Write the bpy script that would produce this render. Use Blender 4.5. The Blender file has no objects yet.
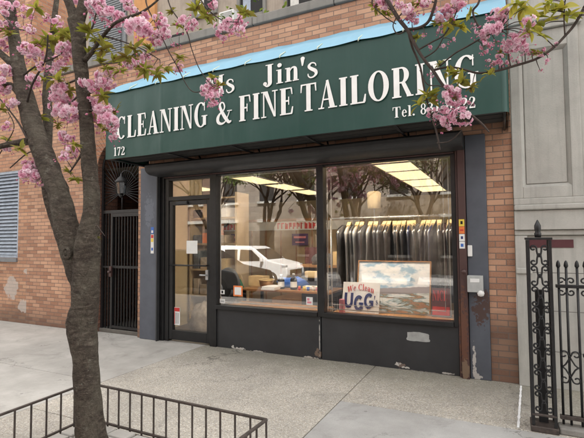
import bpy, bmesh, math, random
from mathutils import Vector, Matrix, noise
R = math.radians
random.seed(7)
S = bpy.context.scene
C = S.collection

# ------------------------------------------------------------------ camera
CAM_D, CAM_H = 5.11, 1.5
YAW, PITCH, ROLL, FPX = R(25.973), R(2.639), R(-0.446), 437.7
_f = Vector((-math.sin(YAW)*math.cos(PITCH), math.cos(YAW)*math.cos(PITCH), math.sin(PITCH)))
_r0 = Vector((math.cos(YAW), math.sin(YAW), 0)); _u0 = _r0.cross(_f)
_r = _r0*math.cos(ROLL) + _u0*math.sin(ROLL); _u = _u0*math.cos(ROLL) - _r0*math.sin(ROLL)
cd = bpy.data.cameras.new('camera'); cam = bpy.data.objects.new('camera', cd); C.objects.link(cam)
cam.matrix_world = Matrix(((_r.x, _u.x, -_f.x, 0), (_r.y, _u.y, -_f.y, -CAM_D), (_r.z, _u.z, -_f.z, CAM_H), (0, 0, 0, 1)))
cd.sensor_width = 36; cd.lens = 36*FPX/584; cd.clip_start = .05; cd.clip_end = 2000
S.camera = cam

# ------------------------------------------------------------------ world, sun, exposure
SUN_EL, SUN_AZ = 52, 25          # azimuth measured clockwise from +Y, where the light comes from
w = bpy.data.worlds.new('World'); S.world = w; w.use_nodes = True
nt = w.node_tree; nt.nodes.clear()
sk = nt.nodes.new('ShaderNodeTexSky'); sk.sky_type = 'NISHITA'; sk.sun_disc = False
sk.sun_elevation = R(SUN_EL); sk.sun_rotation = R(SUN_AZ); sk.air_density = 1.0; sk.dust_density = 4.5; sk.ozone_density = .6
bg = nt.nodes.new('ShaderNodeBackground'); bg.inputs[1].default_value = .15
hs = nt.nodes.new('ShaderNodeHueSaturation'); hs.inputs['Saturation'].default_value = .06
wm = nt.nodes.new('ShaderNodeMix'); wm.data_type = 'RGBA'; wm.blend_type = 'MULTIPLY'; wm.inputs[0].default_value = 1; wm.inputs[7].default_value = (1, .985, .955, 1)
wo = nt.nodes.new('ShaderNodeOutputWorld')
nt.links.new(sk.outputs[0], hs.inputs['Color']); nt.links.new(hs.outputs[0], wm.inputs[6]); nt.links.new(wm.outputs[2], bg.inputs[0]); nt.links.new(bg.outputs[0], wo.inputs[0])
sd = bpy.data.lights.new('sun', 'SUN'); sd.energy = 3.2; sd.angle = R(2); sd.color = (1, .96, .9)
so = bpy.data.objects.new('sun', sd); C.objects.link(so)
sdir = Vector((math.sin(R(SUN_AZ))*math.cos(R(SUN_EL)), math.cos(R(SUN_AZ))*math.cos(R(SUN_EL)), math.sin(R(SUN_EL))))
so.rotation_euler = (-sdir).to_track_quat('-Z', 'Y').to_euler(); so.location = (0, -20, 30)
S.view_settings.view_transform = 'Standard'; S.view_settings.look = 'None'
S.view_settings.gamma = 1; S.view_settings.use_curve_mapping = False
S.view_settings.exposure = 2.32

# ------------------------------------------------------------------ helpers
def ray(px, py): return _f + _r*((px-292)/FPX) - _u*((py-219)/FPX)
def A(px, py, y=0):                   # photo point on the vertical plane at depth y
    d = ray(px, py); t = (CAM_D+y)/d.y
    return Vector((d.x*t, y, CAM_H+d.z*t))
def tag(o, label=None, cat=None, group=None, kind=None):
    if label: o['label'] = label
    if cat: o['category'] = cat
    if group: o['group'] = group
    if kind: o['kind'] = kind
    return o
def thing(name, label, cat, loc=(0, 0, 0), rz=0, group=None):
    o = bpy.data.objects.new(name, None); C.objects.link(o); o.location = loc; o.rotation_euler = (0, 0, rz)
    o.empty_display_size = .1
    return tag(o, label, cat, group)
def copy_tree(o, parent=None):
    c = o.copy(); C.objects.link(c)
    if parent: c.parent = parent
    for k in list(o.children): copy_tree(k, c)
    return c

class MB:
    def __init__(s): s.v = []; s.f = []; s.sm = []
    def add(s, vs, fs, smooth=False):
        b = len(s.v); s.v += [tuple(v) for v in vs]; s.f += [[b+i for i in f] for f in fs]; s.sm += [smooth]*len(fs); return s
    def box(s, x0, x1, y0, y1, z0, z1):
        v = [(x, y, z) for z in (z0, z1) for y in (y0, y1) for x in (x0, x1)]
        return s.add(v, [(0, 2, 3, 1), (4, 5, 7, 6), (0, 1, 5, 4), (2, 6, 7, 3), (0, 4, 6, 2), (1, 3, 7, 5)])
    def tube(s, pts, rad, n=8, closed=False, cap=True):
        pts = [Vector(p) for p in pts]; m = len(pts)
        rad = rad if isinstance(rad, (list, tuple)) else [rad]*m
        vs = []; fs = []; up = None
        for i, p in enumerate(pts):
            if closed: t = pts[(i+1) % m]-pts[i-1]
            else: t = pts[min(i+1, m-1)]-pts[max(i-1, 0)]
            if t.length < 1e-9: t = Vector((0, 0, 1))
            t.normalize()
            if up is None:
                up = Vector((0, 0, 1)) if abs(t.z) < .9 else Vector((1, 0, 0))
            a = (up - t*up.dot(t)); a.normalize(); up = a; b = t.cross(a)
            for k in range(n):
                an = 2*math.pi*k/n; vs.append(p + (a*math.cos(an)+b*math.sin(an))*rad[i])
        L = m if closed else m-1
        for i in range(L):
            for k in range(n):
                j = (i+1) % m
                fs.append((i*n+k, i*n+(k+1) % n, j*n+(k+1) % n, j*n+k))
        if cap and not closed: fs.append(tuple(range(n-1, -1, -1))); fs.append(tuple((m-1)*n+k for k in range(n)))
        return s.add(vs, fs, True)
    def bar(s, a, b, r, n=4): return s.tube([a, b], r, n)
    def cyl(s, c, r, z0, z1, n=16, r2=None):
        return s.tube([(c[0], c[1], z0), (c[0], c[1], z1)], [r, r if r2 is None else r2], n)
    def lathe(s, c, prof, n=20):
        vs = []; fs = []
        for (r, z) in prof:
            for k in range(n): vs.append((c[0]+r*math.cos(6.28319*k/n), c[1]+r*math.sin(6.28319*k/n), c[2]+z))
        for i in range(len(prof)-1):
            for k in range(n): fs.append((i*n+k, i*n+(k+1) % n, (i+1)*n+(k+1) % n, (i+1)*n+k))
        fs.append(tuple(range(n-1, -1, -1))); fs.append(tuple((len(prof)-1)*n+k for k in range(n)))
        return s.add(vs, fs, True)
    def prism(s, poly, y0, y1):        # polygon in XZ (list of (x,z)) extruded in y
        n = len(poly); vs = [(x, y0, z) for x, z in poly]+[(x, y1, z) for x, z in poly]
        fs = [tuple(range(n)), tuple(range(2*n-1, n-1, -1))]+[(i, i+n, (i+1) % n+n, (i+1) % n) for i in range(n)]
        return s.add(vs, fs)
    def build(s, name, mat, parent=None, bevel=0, loc=None, smooth=None, label=None):
        me = bpy.data.meshes.new(name); me.from_pydata(s.v, [], s.f)
        for p, q in zip(me.polygons, s.sm): p.use_smooth = q if smooth is None else smooth
        me.validate(); 
        bm = bmesh.new(); bm.from_mesh(me); bmesh.ops.recalc_face_normals(bm, faces=bm.faces[:]); bm.to_mesh(me); bm.free()
        for m_ in (mat if isinstance(mat, (list, tuple)) else [mat]): me.materials.append(m_)
        o = bpy.data.objects.new(name, me); C.objects.link(o)
        if parent: o.parent = parent
        if loc: o.location = loc
        if bevel:
            md = o.modifiers.new('bevel', 'BEVEL'); md.width = bevel; md.segments = 2; md.limit_method = 'ANGLE'
        if label: o['label'] = label
        return o
def cr(pts, k=6):                      # Catmull-Rom through points (any dimension)
    P = [Vector(p) for p in pts]; out = []
    for i in range(len(P)-1):
        a = P[max(i-1, 0)]; b = P[i]; c = P[i+1]; d = P[min(i+2, len(P)-1)]
        for j in range(k):
            t = j/k; out.append(.5*((2*b)+(c-a)*t+(2*a-5*b+4*c-d)*t*t+(3*b-a-3*c+d)*t**3))
    out.append(P[-1]); return out

# ------------------------------------------------------------------ materials
class NM:
    def __init__(s, name, rough=.7, metal=0, spec=.5):
        s.m = bpy.data.materials.new(name); s.m.use_nodes = True; s.t = s.m.node_tree
        s.b = s.t.nodes['Principled BSDF']; s.b.inputs['Roughness'].default_value = rough
        s.b.inputs['Metallic'].default_value = metal; s.b.inputs['Specular IOR Level'].default_value = spec
    def n(s, ty, **kw):
        x = s.t.nodes.new(ty)
        for k, v in kw.items():
            if k in x.inputs.keys(): s.set(x.inputs[k], v)
            else: setattr(x, k, v)
        return x
    def set(s, i, v):
        if isinstance(v, bpy.types.NodeSocket): s.t.links.new(v, i)
        else: i.default_value = v
    def link(s, a, b): s.t.links.new(a, b)
    def pos(s): return s.n('ShaderNodeNewGeometry').outputs['Position']
    def obj(s): return s.n('ShaderNodeTexCoord').outputs['Object']
    def noise(s, vec, scale, detail=5, rough=.6, dist=0):
        x = s.n('ShaderNodeTexNoise'); s.link(vec, x.inputs['Vector'])
        x.inputs['Scale'].default_value = scale; x.inputs['Detail'].default_value = detail; x.inputs['Roughness'].default_value = rough; x.inputs['Distortion'].default_value = dist
        return x.outputs['Fac']
    def ramp(s, fac, stops):
        x = s.n('ShaderNodeValToRGB'); s.link(fac, x.inputs[0]); e = x.color_ramp.elements
        e[0].position, e[1].position = stops[0][0], stops[-1][0]
        for i, (p, c) in enumerate(stops[1:-1]): e.new(p)
        for i, (p, c) in enumerate(stops): e[i].color = (*c, 1) if len(c) == 3 else c
        return x.outputs[0]
    def mix(s, fac, a, b, mode='MIX'):
        x = s.n('ShaderNodeMix', data_type='RGBA', blend_type=mode)
        s.set(x.inputs[0], fac); s.set(x.inputs[6], (*a, 1) if isinstance(a, tuple) else a); s.set(x.inputs[7], (*b, 1) if isinstance(b, tuple) else b)
        return x.outputs[2]
    def math(s, op, a, b=0, c=None):
        x = s.n('ShaderNodeMath', operation=op); s.set(x.inputs[0], a); s.set(x.inputs[1], b)
        if c is not None: s.set(x.inputs[2], c)
        return x.outputs[0]
    def sep(s, v):
        x = s.n('ShaderNodeSeparateXYZ'); s.link(v, x.inputs[0]); return x.outputs
    def comb(s, x_, y_, z_=0.0):
        x = s.n('ShaderNodeCombineXYZ')
        for i, v in enumerate((x_, y_, z_)): s.set(x.inputs[i], v)
        return x.outputs[0]
    def bump(s, h, st=.3, dist=.01):
        x = s.n('ShaderNodeBump'); s.link(h, x.inputs['Height']); x.inputs['Strength'].default_value = st; x.inputs['Distance'].default_value = dist
        s.link(x.outputs[0], s.b.inputs['Normal'])
    def col(s, c): s.set(s.b.inputs['Base Color'], (*c, 1) if isinstance(c, tuple) else c)
    def step(s, v, a, b):
        x = s.n('ShaderNodeMapRange'); s.set(x.inputs[0], v); x.inputs[1].default_value = a; x.inputs[2].default_value = b; return x.outputs[0]

def simple(name, c, rough=.6, metal=0, var=.12, scale=12, bump=0, spec=.5):
    n = NM(name, rough, metal, spec); f = n.noise(n.pos(), scale)
    lo = tuple(x*(1-var) for x in c); hi = tuple(min(1, x*(1+var)) for x in c)
    n.col(n.ramp(f, [(.3, lo), (.7, hi)]))
    if bump: n.bump(n.noise(n.pos(), scale*4), bump, .004)
    return n.m
def emit(name, c, st):
    n = NM(name); n.col(c); n.b.inputs['Emission Color'].default_value = (*c, 1); n.b.inputs['Emission Strength'].default_value = st; return n.m

def brick_mat(name, c1, c2, mortar, side=False, dirt=None, row=.0635, bw=.198, paint=None):
    n = NM(name, .88, spec=.25); p = n.pos(); q = n.sep(p)
    wob = n.noise(p, 1.3, 2); 
    u = n.math('ADD', q[1] if side else q[0], n.math('MULTIPLY', q[1], 1.0) if not side else 0.0)
    zz = n.math('ADD', q[2], n.math('MULTIPLY', n.math('SUBTRACT', wob, .5), .012))
    v = n.comb(u, zz)
    b = n.n('ShaderNodeTexBrick'); n.link(v, b.inputs['Vector'])
    b.inputs['Scale'].default_value = 1; b.inputs['Brick Width'].default_value = bw; b.inputs['Row Height'].default_value = row
    b.inputs['Mortar Size'].default_value = .0052; b.inputs['Mortar Smooth'].default_value = .25; b.inputs['Bias'].default_value = 0
    b.inputs['Color1'].default_value = (0, 0, 0, 1); b.inputs['Color2'].default_value = (1, 1, 1, 1); b.inputs['Mortar'].default_value = (.5, .5, .5, 1)
    mid = tuple((x+y)/2 for x, y in zip(c1, c2))
    dark = tuple(x*.78 for x in c1); lt = tuple(min(1, x*1.07) for x in c2)
    base = n.ramp(b.outputs['Color'], [(0, dark), (.14, c1), (.5, mid), (.85, c2), (1, lt)])
    big = n.noise(p, .9, 5); base = n.mix(n.step(big, .35, .75), base, n.mix(.3, base, (.11, .07, .05)))
    fine = n.noise(p, 60, 4); base = n.mix(n.step(fine, .35, .8), base, n.mix(.35, base, (.5, .38, .3)))
    if dirt: # grime that climbs the wall from the pavement, with a ragged top
        g = n.step(n.math('ADD', q[2], n.math('MULTIPLY', n.noise(p, 3.0), dirt[1])), dirt[0]+dirt[1]*.5+.22, dirt[0]+dirt[1]*.5-.12)
        base = n.mix(n.math('MULTIPLY', g, .62), base, (.07, .052, .045))
    mc = n.mix(n.noise(p, 7), mortar, tuple(x*.6 for x in mortar))
    if dirt: mc = n.mix(n.math('MULTIPLY', g, .55), mc, (.12, .1, .09))
    colr = n.mix(b.outputs['Fac'], base, mc)
    if paint: # patches of pale overpaint with ragged edges
        m1 = None
        for (cx, cz, rx, rz) in paint:
            d = n.math('ADD', n.math('POWER', n.math('MULTIPLY', n.math('SUBTRACT', q[0], cx), 1/rx), 2.0), n.math('POWER', n.math('MULTIPLY', n.math('SUBTRACT', q[2], cz), 1/rz), 2.0))
            k = n.step(n.math('ADD', d, n.math('MULTIPLY', n.noise(p, 9), 2.4)), 2.1, 1.9)
            m1 = k if m1 is None else n.math('MAXIMUM', m1, k)
        colr = n.mix(n.math('MULTIPLY', m1, .75), colr, (.5, .46, .42))
    n.col(colr)
    hgt = n.math('SUBTRACT', n.math('MULTIPLY', n.noise(p, 45, 5), .35), b.outputs['Fac']); n.bump(hgt, .75, .008)
    return n.m
M = {}
M['brick'] = brick_mat('orange_brick', (.39, .19, .115), (.57, .33, .21), (.27, .20, .165), dirt=(.12, .12))
M['brick_col'] = brick_mat('orange_brick_pier', (.39, .19, .115), (.57, .33, .21), (.27, .20, .165), dirt=(.62, .5))
M['brick_left'] = brick_mat('orange_brick_neighbour', (.40, .19, .11), (.57, .32, .195), (.31, .235, .19), dirt=(.2, .3), paint=[(-8.35, .62, .22, .22), (-7.95, .32, .2, .13), (-7.9, .95, .1, .06)])
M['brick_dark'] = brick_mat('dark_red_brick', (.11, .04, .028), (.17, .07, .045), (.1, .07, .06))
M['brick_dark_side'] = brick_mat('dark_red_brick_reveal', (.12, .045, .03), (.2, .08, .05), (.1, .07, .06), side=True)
M['brick_side'] = brick_mat('orange_brick_reveal', (.33, .13, .07), (.48, .23, .12), (.36, .3, .25), side=True)
M['brick_far'] = brick_mat('tan_brick_far', (.3, .2, .14), (.42, .3, .22), (.36, .32, .28))

def stone_mat(name, c, st=.35, streak=True):
    n = NM(name, .9, spec=.2); p = n.pos(); f = n.noise(p, 2.2, 8, .65)
    base = n.ramp(f, [(.3, tuple(x*.8 for x in c)), (.55, c), (.75, tuple(min(1, x*1.1) for x in c))])
    sp = n.noise(p, 90, 3); base = n.mix(n.math('MULTIPLY', n.step(sp, .55, .75), .3), base, tuple(x*.6 for x in c))
    if streak:
        q = n.sep(p); sv = n.comb(n.math('MULTIPLY', q[0], 14.0), n.math('MULTIPLY', q[1], 14.0), n.math('MULTIPLY', q[2], .9))
        base = n.mix(n.math('MULTIPLY', n.step(n.noise(sv, 1, 6), .5, .75), .5), base, tuple(x*.55 for x in c))
    n.col(base); n.bump(n.noise(p, 70, 6), st, .006); return n.m
M['lime'] = stone_mat('pale_limestone', (.46, .45, .415))
M['coping'] = stone_mat('grey_coping_stone', (.25, .24, .22), .6)
M['stucco'] = stone_mat('grey_brown_stucco', (.40, .34, .28), .5)
M['orange_stucco'] = stone_mat('orange_stucco', (.58, .30, .13), .4)

def pavement(name, kind):
    n = NM(name, .9, spec=.25); p = n.pos(); q = n.sep(p)
    big = n.noise(p, .8, 6); med = n.noise(p, 4, 6, .7); fine = n.noise(p, 130, 3)
    if kind == 'agg':
        v = n.n('ShaderNodeTexVoronoi'); n.link(p, v.inputs['Vector']); v.inputs['Scale'].default_value = 84
        peb = n.ramp(n.sep(v.outputs['Color'])[0], [(0, (.17, .14, .11)), (.2, (.40, .345, .275)), (.5, (.54, .49, .405)), (.8, (.66, .61, .53)), (1, (.72, .69, .63))])
        base = n.mix(n.step(v.outputs['Distance'], .35, .62), peb, (.40, .375, .335))
        base = n.mix(n.math('MULTIPLY', n.step(med, .4, .7), .35), base, (.56, .52, .445))
        n.bump(n.math('SUBTRACT', fine, v.outputs['Distance']), .5, .004)
        # grime and moss along the foot of the building
        near = n.step(n.math('ADD', q[1], n.math('MULTIPLY', med, 1.3)), -.2, .5)
        base = n.mix(n.math('MULTIPLY', near, .6), base, (.19, .18, .13))
    elif kind == 'smooth':
        base = n.ramp(med, [(.3, (.37, .362, .35)), (.7, (.46, .452, .435))])
        base = n.mix(n.math('MULTIPLY', n.step(fine, .5, .72), .45), base, (.22, .21, .2)); n.bump(fine, .35, .003)
    else:
        base = n.ramp(med, [(.3, (.42, .403, .372)), (.7, (.53, .51, .475))])
        base = n.mix(n.math('MULTIPLY', n.step(fine, .5, .75), .35), base, (.3, .28, .26)); n.bump(fine, .35, .003)
    base = n.mix(n.math('MULTIPLY', n.step(big, .40, .68), .5), base, (.21, .198, .18))
    st2 = n.noise(p, 2.1, 8, .75, .6); base = n.mix(n.math('MULTIPLY', n.step(st2, .56, .66), .3), base, (.17, .16, .145))
    # spots of old gum
    v2 = n.n('ShaderNodeTexVoronoi'); n.link(p, v2.inputs['Vector']); v2.inputs['Scale'].default_value = 3.2
    base = n.mix(n.math('MULTIPLY', n.step(n.math('ADD', v2.outputs['Distance'], n.math('MULTIPLY', fine, .03)), .075, .06), .5), base, (.15, .145, .135))
    cv = n.n('ShaderNodeTexVoronoi', feature='DISTANCE_TO_EDGE'); n.link(n.comb(n.math('ADD', q[0], n.math('MULTIPLY', n.noise(p, 2.5, 8, .7), .9)), n.math('ADD', q[1], n.math('MULTIPLY', n.noise(p, 3.1, 8, .7), .9))), cv.inputs['Vector']); cv.inputs['Scale'].default_value = .42
    crk = n.math('MULTIPLY', n.step(cv.outputs['Distance'], .0035, .0015), n.step(n.noise(p, .7, 2), .5, .56))
    base = n.mix(n.math('MULTIPLY', crk, .75), base, (.09, .085, .075))
    n.col(base); return n.m
M['pave_agg'] = pavement('exposed_aggregate_concrete', 'agg')
M['pave_smooth'] = pavement('smooth_grey_concrete', 'smooth')
M['pave_left'] = pavement('pale_worn_concrete', 'left')
M['asphalt'] = simple('asphalt', (.055, .055, .057), .9, var=.3, scale=20, bump=.5)
M['joint'] = simple('dark_joint', (.13, .12, .105), .95)
M['soil'] = simple('tree_pit_soil', (.16, .12, .085), .95, var=.5, scale=25, bump=.8)
M['granite'] = stone_mat('pale_granite_block', (.42, .4, .37), .5, False)
M['chalk'] = simple('white_chalk_paint', (.85, .85, .85), .8)

def awn_mat(name, c, rough, dirt):
    n = NM(name, rough, spec=.5); p = n.pos(); q = n.sep(p)
    st = n.noise(n.comb(n.math('MULTIPLY', q[0], 5.0), q[1], n.math('MULTIPLY', q[2], .5)), 1.6, 5)
    n.col(n.mix(n.math('MULTIPLY', n.step(st, .5, .85), dirt), c, tuple(min(1, x*1.3+.05) for x in c)))
    n.bump(n.math('ADD', n.noise(n.comb(n.math('MULTIPLY', q[0], 1.6), q[1], n.math('MULTIPLY', q[2], .3)), 1.0, 2), n.math('MULTIPLY', n.noise(p, 3, 3), .3)), .5, .035)
    return n.m
M['green'] = awn_mat('dark_green_vinyl', (.004, .048, .037), .42, .26)
M['blue'] = awn_mat('vinyl_painted_sky_sheen', (.17, .37, .50), .55, .35)  # blue puts the sky's grazing reflection into the vinyl colour
M['seam'] = simple('yellowed_seam', (.55, .62, .5), .5)
M['letter'] = simple('white_lettering', (.85, .85, .83), .5, var=.04)
M['black'] = simple('black_metal', (.011, .011, .012), .35, var=.3)
M['black_iron'] = simple('black_wrought_iron', (.012, .012, .013), .42, var=.5, scale=30, bump=.3)
M['fence_iron'] = simple('weathered_brown_iron', (.055, .042, .036), .6, var=.5, scale=25, bump=.4)
M['soffit'] = simple('dark_soffit', (.022, .021, .02), .8)
M['shutter'] = simple('dark_shutter_housing', (.03, .031, .033), .5, var=.25, scale=5)
def paint_mat(name, c, chips, rough=.5):
    n = NM(name, rough); p = n.pos(); q = n.sep(p); f = n.noise(p, 3, 6)
    base = n.ramp(f, [(.3, tuple(x*.8 for x in c)), (.7, tuple(x*1.2 for x in c))])
    m1 = None
    for (x, z, rx, rz, cc) in chips:
        d = n.math('ADD', n.math('POWER', n.math('MULTIPLY', n.math('SUBTRACT', q[0], x), 1/rx), 2.0), n.math('POWER', n.math('MULTIPLY', n.math('SUBTRACT', q[2], z), 1/rz), 2.0))
        k = n.step(n.math('ADD', d, n.math('MULTIPLY', n.noise(p, 26, 9), 4.6)), 3.1, 2.9)
        base = n.mix(k, base, cc)
    n.col(base); n.bump(f, .1, .01); return n.m
B = A
M['bulkhead'] = paint_mat('black_bulkhead_paint', (.028, .029, .032), [(-1.13, .05, .07, .03, (.16, .12, .10)), (-1.16, .055, .055, .022, (.52, .50, .46)), (-1.06, .025, .05, .014, (.5, .48, .44)), (-.60, .015, .08, .012, (.44, .42, .39)), (-2.14, .07, .05, .06, (.17, .12, .09)), (-2.125, .25, .006, .25, (.45, .43, .4)), (-2.25, .01, .14, .014, (.40, .37, .33)), (-3.3, .01, .10, .022, (.48, .46, .43)), (-3.42, .03, .022, .025, (.5, .48, .45)), (-3.0, .006, .12, .012, (.42, .40, .37)), (-3.7, .15, .006, .12, (.4, .39, .37)), (-.9, .0, .3, .008, (.3, .28, .26)), (-1.6, .0, .3, .006, (.3, .28, .26))])
M['spot'] = simple('grey_primer_patch', (.36, .37, .36), .7, var=.2)
M['pillar'] = paint_mat('blue_grey_painted_steel', (.095, .105, .13), [(-4.9, 1.95, .10, .26, (.14, .155, .19))], .6)
M['pillar_r'] = paint_mat('blue_grey_pillar_rust', (.085, .094, .115), [(-.25, .76, .10, .2, (.07, .04, .034)), (-.335, .16, .02, .2, (.5, .48, .45)), (-.30, .03, .05, .03, (.45, .43, .4))], .6)
M['jamb'] = paint_mat('brown_jamb_paint', (.07, .035, .032), [(-.43, .5, .05, .5, (.12, .05, .03)), (-.42, .1, .05, .12, (.18, .12, .08))], .5)
M['steel'] = simple('brushed_steel', (.5, .5, .5), .35, .8)
M['grey_box'] = simple('grey_enamel', (.42, .43, .42), .5)
M['white'] = simple('white_plastic', (.78, .78, .76), .5, var=.05)
M['red'] = simple('red_print', (.55, .04, .035), .5); M['orange'] = simple('orange_print', (.75, .2, .05), .5)
M['yellow'] = simple('yellow_print', (.8, .6, .08), .5); M['navy'] = simple('navy_print', (.02, .035, .15), .5)
M['blue_print'] = simple('blue_print', (.05, .15, .5), .5)
M['purple'] = simple('purple_poster', (.08, .03, .12), .6, var=.4); M['pink'] = simple('pink_print', (.7, .25, .3), .6)
M['louvre'] = simple('blue_grey_louvre', (.34, .39, .46), .55, var=.2)
M['louvre2'] = simple('grey_metal_shutter', (.17, .18, .19), .5, var=.15)
M['maroon'] = stone_mat('maroon_stone', (.12, .05, .055), .3, False)
M['frame_light'] = simple('pale_aluminium', (.5, .48, .44), .4, .3)
M['door_dark'] = simple('dark_opening', (.02, .019, .018), .8)
M['tan'] = simple('tan_panelling', (.42, .31, .18), .7, var=.12, scale=3)
M['cream'] = simple('cream_wall', (.54, .43, .25), .8, var=.06, scale=2)
M['ceil'] = simple('ceiling_tile', (.22, .18, .13), .9, var=.08)
M['ifloor'] = simple('brown_floor', (.16, .11, .07), .6)
M['wood'] = simple('table_wood', (.34, .17, .07), .4, var=.25, scale=6)
M['panel_light'] = emit('fluorescent_diffuser', (1, .76, .40), .36)
M['fill_tube'] = emit('added_fill_tube', (1, .90, .78), 38)  # glow of the fill tubes added over the window display
M['darkcloth'] = simple('dark_cloth', (.025, .025, .03), .9); M['greycloth'] = simple('grey_cloth', (.14, .14, .145), .9, var=.3)
M['greencloth'] = simple('green_cloth', (.02, .16, .08), .9); M['beigecloth'] = simple('beige_sack', (.42, .34, .25), .9, var=.25)
M['kraft'] = simple('kraft_paper', (.62, .45, .22), .8); M['maroon_chair'] = simple('maroon_chair', (.12, .03, .03), .6)
M['hill'] = simple('x', (.1, .1, .1))

def glass_mat(name, tint=(.97, .98, .97), k=1.9, base=.03, rough=.0):
    m = bpy.data.materials.new(name); m.use_nodes = True; t = m.node_tree; t.nodes.clear()
    o = t.nodes.new('ShaderNodeOutputMaterial'); mx = t.nodes.new('ShaderNodeMixShader'); tr = t.nodes.new('ShaderNodeBsdfTransparent'); gl = t.nodes.new('ShaderNodeBsdfGlossy')
    fr = t.nodes.new('ShaderNodeFresnel'); fr.inputs[0].default_value = 1.5; ml = t.nodes.new('ShaderNodeMath'); ml.operation = 'MULTIPLY_ADD'; ml.use_clamp = True
    ml.inputs[1].default_value = k; ml.inputs[2].default_value = base
    gl.inputs['Roughness'].default_value = rough; tr.inputs[0].default_value = (*tint, 1)
    t.links.new(fr.outputs[0], ml.inputs[0]); t.links.new(ml.outputs[0], mx.inputs[0]); t.links.new(tr.outputs[0], mx.inputs[1]); t.links.new(gl.outputs[0], mx.inputs[2]); t.links.new(mx.outputs[0], o.inputs[0])
    return m
M['glass'] = glass_mat('shop_window_glass', k=3.0, base=.095)
M['glass_dark'] = glass_mat('tinted_glass', (.25, .27, .28), 2.0, .05)
M['plastic'] = glass_mat('clear_plastic_film', (.9, .9, .9), 1.6, .10, .22)

# bark
def bark_mat():
    n = NM('cherry_bark', .92, spec=.2); p = n.pos(); q = n.sep(p)
    lent = n.noise(n.comb(n.math('MULTIPLY', q[0], 9.0), n.math('MULTIPLY', q[1], 9.0), n.math('MULTIPLY', q[2], 24.0)), 1.5, 7, .75, .8)
    crack = n.n('ShaderNodeTexVoronoi', feature='DISTANCE_TO_EDGE'); n.link(n.comb(n.math('ADD', n.math('MULTIPLY', q[0], 16.0), n.math('MULTIPLY', n.noise(p, 14, 4), 2.2)), n.math('MULTIPLY', q[1], 16.0), n.math('MULTIPLY', q[2], 9.0)), crack.inputs['Vector']); crack.inputs['Scale'].default_value = 2.2
    ce = n.step(crack.outputs['Distance'], .0, .16)
    big = n.noise(p, 4.5, 6, .7); lich = n.noise(p, 11, 7, .8); fine = n.noise(p, 75, 5, .7)
    base = n.ramp(lent, [(.3, (.032, .024, .02)), (.5, (.082, .066, .053)), (.64, (.16, .135, .108)), (.8, (.27, .235, .19))])
    base = n.mix(n.math('MULTIPLY', n.math('SUBTRACT', 1.0, ce), .25), base, (.03, .023, .02))
    base = n.mix(n.math('MULTIPLY', n.step(big, .46, .66), .5), base, (.165, .15, .115))
    base = n.mix(n.math('MULTIPLY', n.step(lich, .58, .66), .55), base, (.25, .245, .20))
    base = n.mix(n.math('MULTIPLY', n.step(fine, .5, .8), .5), base, (.035, .028, .023))
    n.col(base); n.bump(n.math('ADD', n.math('ADD', n.math('MULTIPLY', lent, .8), n.math('MULTIPLY', fine, .7)), n.math('MULTIPLY', ce, .22)), 1.0, .016); return n.m
M['bark'] = bark_mat()
M['twig'] = simple('dark_twig_bark', (.05, .036, .03), .85, var=.4, scale=40, bump=.4)
def leafy(name, stops, transl=.35):
    n = NM(name, .5, spec=.3)
    at = n.n('ShaderNodeAttribute', attribute_name='tint'); c = n.ramp(at.outputs['Fac'], stops); n.col(c)
    tl = n.n('ShaderNodeBsdfTranslucent'); n.link(c, tl.inputs[0]); mx = n.n('ShaderNodeMixShader'); mx.inputs[0].default_value = transl
    out = n.t.nodes['Material Output']; n.link(n.b.outputs[0], mx.inputs[1]); n.link(tl.outputs[0], mx.inputs[2]); n.link(mx.outputs[0], out.inputs[0])
    return n.m
M['petal'] = leafy('pink_blossom_petal', [(0, (.62, .15, .29)), (.25, (.80, .38, .53)), (.6, (.90, .62, .73)), (1, (.95, .82, .87))])
M['leaf'] = leafy('young_bronze_green_leaf', [(0, (.17, .075, .03)), (.3, (.22, .17, .035)), (.65, (.30, .33, .05)), (1, (.52, .46, .07))])
M['leaf_far'] = leafy('spring_green_leaf', [(0, (.06, .1, .02)), (.5, (.16, .24, .04)), (1, (.3, .38, .08))])

# ------------------------------------------------------------------ serif lettering (own outlines)
def arc(cx, cy, ro, so, ri, si, a0, a1, n=20):
    o = [(cx+ro*math.cos(R(a0+(a1-a0)*i/n)), cy+so*math.sin(R(a0+(a1-a0)*i/n))) for i in range(n+1)]
    q = [(cx+ri*math.cos(R(a0+(a1-a0)*i/n)), cy+si*math.sin(R(a0+(a1-a0)*i/n))) for i in range(n+1)]
    return [[o[i], o[i+1], q[i+1], q[i]] for i in range(n)]
def rc(x0, y0, x1, y1): return [[(x0, y0), (x1, y0), (x1, y1), (x0, y1)]]
def thick(pts, wd):                    # stroke with varying width
    out = []
    for i in range(len(pts)-1):
        def nrm(j):
            a = pts[max(j-1, 0)]; b = pts[min(j+1, len(pts)-1)]; dx, dy = b[0]-a[0], b[1]-a[1]; l = math.hypot(dx, dy) or 1; return -dy/l, dx/l
        n0, n1 = nrm(i), nrm(i+1); w0, w1 = wd[i]/2, wd[i+1]/2; p, q = pts[i], pts[i+1]
        out.append([(p[0]-n0[0]*w0, p[1]-n0[1]*w0), (q[0]-n1[0]*w1, q[1]-n1[1]*w1), (q[0]+n1[0]*w1, q[1]+n1[1]*w1), (p[0]+n0[0]*w0, p[1]+n0[1]*w0)])
    return out
def sm(pts, wd, k=5):
    v = cr([(p[0], p[1], w_) for p, w_ in zip(pts, wd)], k); return thick([(a.x, a.y) for a in v], [a.z for a in v])
T_, K, SF = .055, .215, .045
def stem(x, w=K, lo=0, hi=1, sl=.06): return rc(x, lo, x+w, hi)+rc(x-sl, lo, x+w+sl, lo+SF)+rc(x-sl, hi-SF, x+w+sl, hi)
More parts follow.
